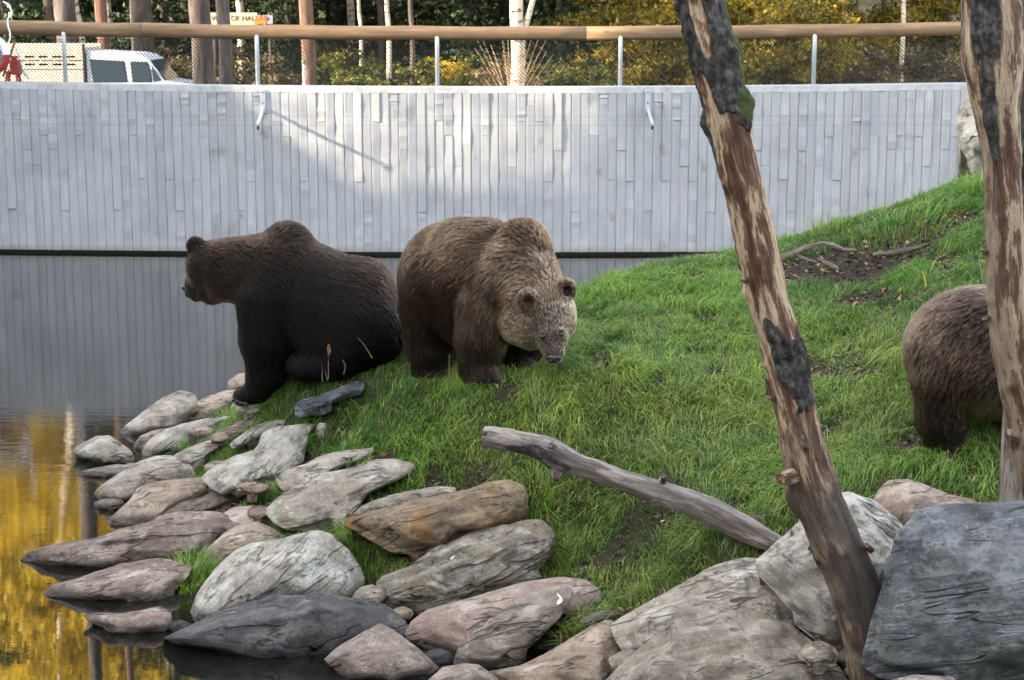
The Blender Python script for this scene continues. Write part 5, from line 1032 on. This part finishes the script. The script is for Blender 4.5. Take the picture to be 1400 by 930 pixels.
for i, (u, Y, m_) in enumerate(((440, 47, MGRN), (470, 50, MGRN), (505, 44, MGRN), (545, 50, MGRN), (580, 46, MGRN), (600, 52, MGOLD), (640, 48, MGRN), (662, 50, MGOLD), (745, 50, MGRN), (790, 48, MGRN), (820, 52, MGOLD), (240, 50, MBRN), (340, 46, MBRN), (380, 48, MBRN), (30, 46, MGRN), (160, 50, MGRN), (215, 47, MGRN), (685, 46, MBRN), (1180, 52, MBRN), (1290, 54, MBRN), (1120, 56, MGRN), (420, 56, MBRN), (510, 58, MBRN))):
    x = PY(u, 90, Y)[0]; e = empty('bush', (x, Y, gfloor(x, Y)), {'g': 'green and yellow leafy bush in the undergrowth behind the fence', 'o': 'golden leafy bush in the undergrowth behind the fence', 'b': 'withered brown bush in the undergrowth behind the fence'}[{'green_autumn_leaves':'g','golden_birch_leaves':'o','brown_brush_leaves':'b'}[m_.name]], 'bush', m_.name.split('_')[0]+' bushes in the undergrowth behind the fence')
    o = link('crown', CR_BUSH[i % 2], None, e); o.material_slots[0].link = 'OBJECT'; o.material_slots[0].material = m_; o.location = (0, 0, .75); o.scale = (1.15+.3*math.sin(u), 1.2, 1.0+.35*math.cos(u)); o.rotation_euler = (0, 0, u)
    for q in range(4): MB().tube([(.1*math.cos(q*1.6), .1*math.sin(q*1.6), -.05), (.35*math.cos(q*1.6), .35*math.sin(q*1.6), .9)], [.02, .008], 5).build('stem', MDRK, e)
# bare brush at the foot of the bright birch
x = PY(700, 90, 44.2)[0]; e = empty('bare_shrub', (x, 44.2, gfloor(x, 44.2)), 'bare pale-brown twiggy shrub at the foot of the bright birch', 'shrub')
rs = random.Random(3); MTW2 = plain('pale_twigs', (.36,.25,.16), .8)
for q in range(46):
    a = rs.uniform(0, 6.28); r = rs.uniform(.3, 1.15); hgt_ = rs.uniform(1.2, 2.4)
    MB().tube([(0, 0, 0), (r*.35*math.cos(a), r*.35*math.sin(a), hgt_*.5), (r*math.cos(a), r*math.sin(a), hgt_)], [.012, .009, .004], 4).build('twig', MTW2, e)
# the far wood, one mass
cs = np.column_stack([rng.uniform(-45, 45, 900), rng.uniform(74, 98, 900), rng.uniform(2, 28, 900)])
k = leaf_mat('far_wood_foliage', [(0, (.010,.016,.008)), (.45, (.03,.04,.014)), (.6, (.10,.09,.02)), (.8, (.36,.25,.03)), (1, (.46,.33,.05))])
m = leaf_mesh('far_wood', cs, rng.uniform(1.2, 2.8, 900), 60000, .42, 77, flat=.8); tag(link('far_wood', m, k), 'far autumn wood behind the trees', 'wood', kind='stuff')
cs = np.column_stack([rng.uniform(-40, 40, 700), rng.uniform(44, 74, 700), np.zeros(700)]); cs[:, 2] = floor_z(cs[:, 0], cs[:, 1])+.2
m = leaf_mesh('undergrowth', cs, rng.uniform(.4, 1.0, 700), 30000, .14, 78, flat=.35); tag(link('undergrowth', m, leaf_mat('undergrowth_leaves', [(0, (.01,.015,.006)), (.4, (.03,.03,.012)), (.7, (.10,.075,.03)), (1, (.34,.25,.12))])), 'low mixed undergrowth on the forest floor', 'undergrowth', kind='stuff')

# unseen thin-leaved birches added at the gap of the blocking hill: they filter the sunlight that reaches the wall
CR_THIN = birch_crown(351, 2.8, 4.2, 60, 700, .22); CR_THIN.materials.append(MGRN)
for i, (x, y, zc) in enumerate(((-25.5, 19.6, 10.2), (-24.0, 21.9, 9.6))):
    e = empty('thin_birch', (x, y, zc-5.5), 'thin-leaved birch added unseen to filter the sun', 'tree', 'added birches that filter the sun')
    link('trunk', trunk_mesh([(0, 0, -2), (.1, 0, 2), (.05, .1, 5), (0, 0, 9)], [.12, .1, .07, .03]), MBIR, e); o = link('crown', CR_THIN, None, e); o.location = (0, 0, 5.5); o.rotation_euler = (0, 0, i*2.1)
# ================================================================== TRUCK, SIGN, MIXER, LIFEBUOY, SMALL THINGS
TY = 42.0; tx = lambda u: PY(u, 90, TY)[0]; tz = lambda v: PY(180, v, TY)[2]
MWHT = plain('white_truck_paint', (.48,.52,.57), .3, 0, .5, .04); MCRM = plain('cream_bed_boards', (.42,.37,.29), .6, 0, .3, .1); MGLS = plain('truck_glass', (.03,.045,.055), .05, 0, .9, .1); MTYR = plain('tyre_rubber', (.02,.02,.02), .8); MBLKM = plain('black_trim', (.02,.02,.022), .5); MRIM = plain('rim_steel', (.4,.4,.42), .4, .6)
gx_ = tx(100); g0 = gfloor(gx_, TY); truck = empty('pickup_truck', (gx_, TY, g0), 'white crew-cab truck with a cream slatted cargo bed parked behind the wall', 'truck')
X_ = lambda u: tx(u)-gx_; Z_ = lambda v: tz(v)-g0
W2 = .85
# cab body as a bevelled profile
prof = [(X_(129), .45), (X_(129), Z_(70)), (X_(133), Z_(68.5)), (X_(195), Z_(72)), (X_(208), Z_(76)), (X_(214), Z_(80)), (X_(233), Z_(108)), (X_(262), Z_(113)), (X_(268), Z_(120)), (X_(270), .45)]
mb = MB()
for yy, inset in ((-W2, .06), (-W2+.05, 0), (W2-.05, 0), (W2, .06)):
    cx = sum(p[0] for p in prof)/len(prof); cz_ = sum(p[1] for p in prof)/len(prof)
    for p in prof: mb.v.append((p[0]-(p[0]-cx)*inset*.4, yy, p[1]-(p[1]-cz_)*inset*.5))
kq = len(prof)
for a in range(3):
    for j in range(kq): mb.f.append((a*kq+j, a*kq+(j+1) % kq, (a+1)*kq+(j+1) % kq, (a+1)*kq+j))
mb.f += [tuple(kq-1-j for j in range(kq)), tuple(3*kq+j for j in range(kq))]; m = mb.mesh('cab'); fix_normals(m); link('cab', m, MWHT, truck)
def pane(name, pts, y=-W2-.012, mat=MGLS, t=.01, parent=truck): return MB().prism([(X_(u), Z_(v)) for u, v in pts], y, y+t).build(name, mat, parent)
for pts in ([(136, 81), (180, 83.5), (183, 110), (139, 110)], [(190, 84), (211, 84.5), (215, 95), (216, 110), (192, 110)]):
    f_ = pane('window', [(pts[0][0]-1.2, pts[0][1]-1.2), (pts[1][0]+1.2, pts[1][1]-1.2)]+[(p[0]+1.2, p[1]+1) for p in pts[2:-1]]+[(pts[-1][0]-1.2, pts[-1][1]+1)], -W2-.006, MBLKM, .008); pane('pane', pts, -W2-.016, MGLS, .008, f_)
pane('quarter_window', [(217, 88), (230, 108), (219, 110)])
MB().prism([(X_(215.5), Z_(81)), (X_(217), Z_(81)), (X_(236), Z_(109)), (X_(234.5), Z_(109))], -W2+.08, W2-.08).build('windscreen', MGLS, truck)
# cargo bed: floor, boards with slots
xb0, xb1 = X_(-35), X_(127)
MB().box((xb0, -W2-.05, .72), (xb1, W2+.05, .80)).build('bed_floor', MBLKM, truck)
def slotted(y, name):
    zt, zb_ = Z_(60), .80; mb = MB(); rowsz = [(zt, zt-.30), (zt-.31, zt-.36), (zt-.36, zt-.42), (zt-.42, zt-.50), (zt-.50, zt-.56), (zt-.56, zt-.61)]
    slots = []
    for q in range(9): slots.append((xb1-.30-.32*q, .23))
    def board(z1, z0, holes):
        if not holes: MB().box((xb0, y-.015, z0), (xb1, y+.015, z1)).build('board', MCRM, truck); return
        x = xb1; mbb = MB()
        for hx_, hw in holes: mbb.box((hx_+hw*.5, y-.015, z0), (x, y+.015, z1)); x = hx_-hw*.5
        mbb.box((xb0, y-.015, z0), (x, y+.015, z1)); mbb.build('slotted_board', MCRM, truck)
    board(zt, zt-.205, None); board(zt-.21, zt-.262, None); board(zt-.262, zt-.307, slots); board(zt-.307, zt-.36, None); board(zt-.36, zt-.385, [(a+.1, .3) for a, b in slots]); board(zt-.385, zt-.44, None); board(zt-.44, zt-.485, slots); board(zt-.485, zt-.57, None); board(zt-.59, zb_, None)
slotted(-W2-.03, 'near'); slotted(W2+.03, 'far')
MB().box((xb1-.02, -W2-.05, .72), (xb1+.03, -W2+.02, Z_(60)+.01)).build('bed_post', MBLKM, truck); MB().box((xb0+.05, -W2+.1, .805), (xb1-.1, W2-.1, Z_(60)-.22), .03).build('dark_load', MBLKM, truck); MB().box((xb1-.04, -W2+.03, .8), (xb1, W2-.03, Z_(64))).build('headboard', MCRM, truck)  # dark block added in the bed: its colour stands for shade behind the slots
for xw in (X_(20), X_(245)):
    for yw in (-W2+.1, W2-.1):
        w = MB().tube([(xw, yw-.1, .33), (xw, yw-.09, .33), (xw, yw+.09, .33), (xw, yw+.1, .33)], [.29, .33, .33, .29], 24).build('wheel', MTYR, truck); MB().tube([(xw, yw-.112, .33), (xw, yw+.112, .33)], .19, 18).build('rim', MRIM, w)
MB().box((xb0+.1, -.35, .4), (X_(265), .35, .72)).build('chassis', MBLKM, truck)
# ---- concrete mixer left of the truck bed, behind the fence
MRED = plain('red_machine_paint', (.26,.022,.018), .4, 0, .5, .25); MDRM = plain('grey_blue_drum', (.12,.15,.18), .5, 0, .4, .3); MRUST = plain('rusty_bar', (.12,.06,.035), .8)
MY = 33.0; p = PY(14, 95, MY); gm0 = gfloor(p[0], MY); mx = empty('concrete_mixer', (p[0], MY, gm0), 'red concrete mixer with a grey drum just behind the fence beside the truck bed', 'machine')
q = lambda u, v: (PY(u, v, MY)[0]-p[0], 0, PY(u, v, MY)[2]-gm0)
a = q(5, 80); MB().tube([(a[0]-.30, 0, a[2]+.02), (a[0]-.2, 0, a[2]+.02), (a[0]-.02, 0, a[2]), (a[0]+.06, 0, a[2]-.02)], [.1, .17, .17, .09], 18).build('drum', MDRM, mx, True)
b = q(21, 86); MB().box((b[0]-.09, -.1, b[2]-.22), (b[0]+.10, .1, b[2]+.06), .02).build('motor_housing', MRED, mx); MB().box((b[0]-.05, -.11, b[2]+.06), (b[0]+.03, .05, b[2]+.13), .01).build('motor_cap', MRED, mx)
MB().tube([q(4, 105), q(20, 58)], .022, 8).build('lever', MRUST, mx); MB().tube([q(22, 66), q(34, 104)], .014, 6).build('brace', MGALV, mx); MB().tube([q(24, 88), q(40, 108)], .016, 6).build('brace', MGALV, mx)
for dx, dy in ((-.3, -.25), (-.3, .25), (.25, -.25), (.25, .25)): MB().tube([(dx+.1, dy, 0), (dx*.3+.05, dy*.3, b[2]-.15)], .025, 8).build('leg', MRED, mx)
# ---- lifebuoy on the fence just left of the picture, its white line hanging into view
MROPE = plain('white_rope', (.75,.75,.74), .7)
fx0 = PY(-24, 80, WALLY)[0]; lb = empty('lifebuoy', (fx0, fy(fx0)-.16, 3.25), 'red and white lifebuoy with a white line hanging on the fence rail', 'lifebuoy')
for s_ in range(8):
    n_ = 7; a0 = s_*math.pi/4; pts = [(.27*math.cos(a0+math.pi/4*i/n_), 0, .27*math.sin(a0+math.pi/4*i/n_)) for i in range(n_+1)]
    MB().tube(pts, .062, 12, False).build('ring_section', MRED if s_ in (4, 5, 6, 7) else MROPE, lb, True)
pts = [q2 for q2 in [(PY(u, v, WALLY)[0]-fx0, -.02, PY(u, v, WALLY)[2]-3.25) for u, v in ((-6, 2), (1, 6), (5, 13), (6.5, 18), (4.5, 22), (1, 26), (1, 34), (4, 46), (4, 54), (1, 60), (-4, 66))]]
MB().tube([tuple(c) for c in crom(pts, 50)], .013, 8).build('line', MROPE, lb, True)
# ---- wooden sign
SY = 50.0; MSGN = plain('pale_sign_board', (.42,.34,.23), .7, 0, .2, .12); MINK = plain('dark_sign_paint', (.05,.03,.02), .7); MORG = plain('orange_sign_paint', (.50,.15,.02), .7); MSGG = plain('grey_sign_end', (.22,.20,.22), .8)
sx0 = PY(330, 25, SY); gsz = gfloor(sx0[0], SY); sg = empty('wooden_sign', (sx0[0], SY, gsz), 'pale wooden sign board with dark lettering and an orange animal between the pine trunks', 'sign')
Q = lambda u, v: (PY(u, v, SY)[0]-sx0[0], PY(u, v, SY)[2]-gsz)
x0_, z1_ = Q(286, 16); x1_, z0_ = Q(352, 34.5); x2_ = Q(373, 20)[0]
bd = MB().box((x0_, -.025, z0_), (x1_, .025, z1_-.03), .006).build('board', MSGN, sg); MB().box((x1_+.003, -.022, z0_+.03), (x2_, .022, z1_-.10), .006).build('end_board', MSGG, sg)
def lettering(txt, u, v, size):
    cu = bpy.data.curves.new('lettering', 'FONT'); cu.body = txt; cu.size = size; cu.extrude = .004; t_ = bpy.data.objects.new('lettering_tmp', cu); COL.objects.link(t_)
    bpy.context.view_layer.update(); m = bpy.data.meshes.new_from_object(t_.evaluated_get(bpy.context.evaluated_depsgraph_get())); bpy.data.objects.remove(t_); m.name = 'lettering'
    o = link('lettering', m, None, bd); m.materials.clear(); m.materials.append(MINK); xx, zz = Q(u, v); o.location = (xx, -.031, zz); o.rotation_euler = (math.pi/2, 0, 0)
lettering('VILL', 289, 28.5, .20); lettering('OF HALL\u00c5R', 315.5, 28.5, .20)
# orange animal: body with legs, head and tail in one outline
ox, oz = Q(356.5, 30.5); sc = .013
out = [(-14, -10), (-14, 2), (-11, 9), (-4, 12), (3, 11), (8, 14), (13, 12), (15, 7), (12, 3), (11, -2), (10, -10), (6, -10), (5, -3), (-4, -3), (-7, -4), (-8, -10)]
MB().prism([(ox+a*sc, oz+b*sc) for a, b in out], -.034, -.027).build('animal_emblem', MORG, sg); xx, zz = Q(366, 26); MB().prism([(xx-.03, zz-.02), (xx+.03, zz-.03), (xx+.02, zz+.04), (xx-.02, zz+.03)], -.034, -.025).build('mark', plain('blue_mark', (.05,.08,.25), .6), sg)
for u in (292, 368): MB().tube([(Q(u, 20)[0], .06, -.1), (Q(u, 20)[0], .06, Q(u, 18)[1])], .05, 10).build('post', MDRK, sg)
# a short marker post with a green top and a far low rail fence
mp = PY(415.5, 88, 40); e = empty('marker_post', (mp[0], 40, gfloor(mp[0], 40)), 'short pale marker post with a green cap in front of the reddish pine', 'post')
zt = mp[2]-gfloor(mp[0], 40); MB().tube([(0, 0, -.1), (0, 0, zt)], .035, 10).build('shaft', MGALV, e); MB().tube([(0, 0, zt), (0, 0, zt+.10), (0, 0, zt+.13)], [.045, .045, .015], 10).build('cap', plain('green_cap', (.10,.16,.05), .6), e)
# ---- feather on the tilted slab, pale leaf on the banded rock, droppings of petals in the grass
def on_scene(u, v):
    dg = bpy.context.evaluated_depsgraph_get(); d = Vector(ray(u, v)); ok, loc, nor, *_ = scene.ray_cast(dg, Vector(CAM), d.normalized()); return np.array(loc), np.array(nor)
MFEA = plain('white_feather', (.72,.72,.72), .8); bpy.context.view_layer.update()
def flake(u, v, pts, label, name, mat, cat):
    p, n_ = on_scene(u, v); s = pxs(p); t1_ = np.cross(n_, [0, 1, .3]); t1_ /= np.linalg.norm(t1_); t2_ = np.cross(n_, t1_); V = []
    for a, b, c_ in pts: V.append(-t1_*a/s*(1 if t1_[0] < 0 else -1)-t2_*b/s*(1 if t2_[2] < 0 else -1)+n_*(.006+c_/s))
    m = bpy.data.meshes.new(name); m.from_pydata([tuple(x) for x in V], [], [tuple(range(len(V)))]); m.update()
    o = link(name, m, mat, None, p); sol = o.modifiers.new('thickness', 'SOLIDIFY'); sol.thickness = .004; return tag(o, label, cat)
flake(766, 822, [(-6, -3, 0), (-3, -7, 1), (2, -6, 2), (4, -2, 2), (3, 4, 1), (0, 10, 0), (-3, 16, 0), (-2, 9, 1), (1, 2, 1), (-2, 1, 1)], 'white feather lying on the tip of the tilted grey slab', 'feather', MFEA, 'feather')
flake(619, 764, [(-4, 4, 0), (0, -5, 1), (4, 3, 0)], 'tiny white flake on the craggy banded boulder', 'white_flake', MFEA, 'flake')
flake(906, 713, [(-3, 1, 0), (-1, -2, 1), (2, -1, 1), (3, 1, 0)], 'tiny white flower lying in the grass below the log', 'white_flake', MFEA, 'flake')
# ---- dry stalks in front of the seated bear and on the shore
MDRY = plain('dry_stalk', (.20,.15,.10), .8); MDRYR = plain('rusty_dry_leaf', (.16,.08,.04), .8); MGST = plain('green_stalk', (.14,.2,.05), .7)
def stalk(rows, Y, label, mat=MDRY, r=.0035, leaf=None):
    b0 = PY(*rows[0], Y); pts = [tuple(PY(u, v, Y+.02*i)-b0) for i, (u, v) in enumerate(rows)]; e = empty('dry_stalk', b0, label, 'stalk')
    C = crom(np.array(pts), 14); MB().tube([tuple(c) for c in C], list(np.linspace(r, r*.45, 14)), 5).build('stem', mat, e)
    if leaf: MB().prism([(PY(u, v, Y)[0]-b0[0], PY(u, v, Y)[2]-b0[2]) for u, v in leaf], -.004, .0).build('leaf', MDRYR, e)
stalk([(441, 522), (440, 500), (441, 480), (444, 462), (444, 449)], 13.75, 'tall dry stalk before the seated bear\'s belly'); stalk([(448, 520), (444, 505), (443, 490)], 13.75, 'short bent dry stalk beside the tall one')
stalk([(449, 518), (449, 495), (450, 474)], 13.72, 'dry stalk with a rusty curled leaf before the seated bear', leaf=[(447, 474), (450, 469), (453, 480), (450, 487), (448, 484)])
stalk([(509, 490), (502, 478), (495, 468), (489, 462)], 13.6, 'thin dry stalk arching in front of the seated bear\'s thigh'); stalk([(470, 512), (472, 500), (468, 492), (463, 487)], 13.7, 'small curled dry stalk by the seated bear\'s hind foot')
stalk([(303, 512), (305, 490), (309, 470), (309, 456)], 15.6, 'thin green stalk standing before the water behind the seated bear', MGST, .003); stalk([(615, 520), (614, 500), (615, 484)], 12.9, 'pale dry grass stalk between the grazing bear\'s legs', MDRY, .003)
stalk([(1266, 392), (1264, 380), (1261, 370)], 13.2, 'yellowed upright stalk above the right-hand bear', plain('yellow_stalk', (.4,.26,.06), .7), .006)
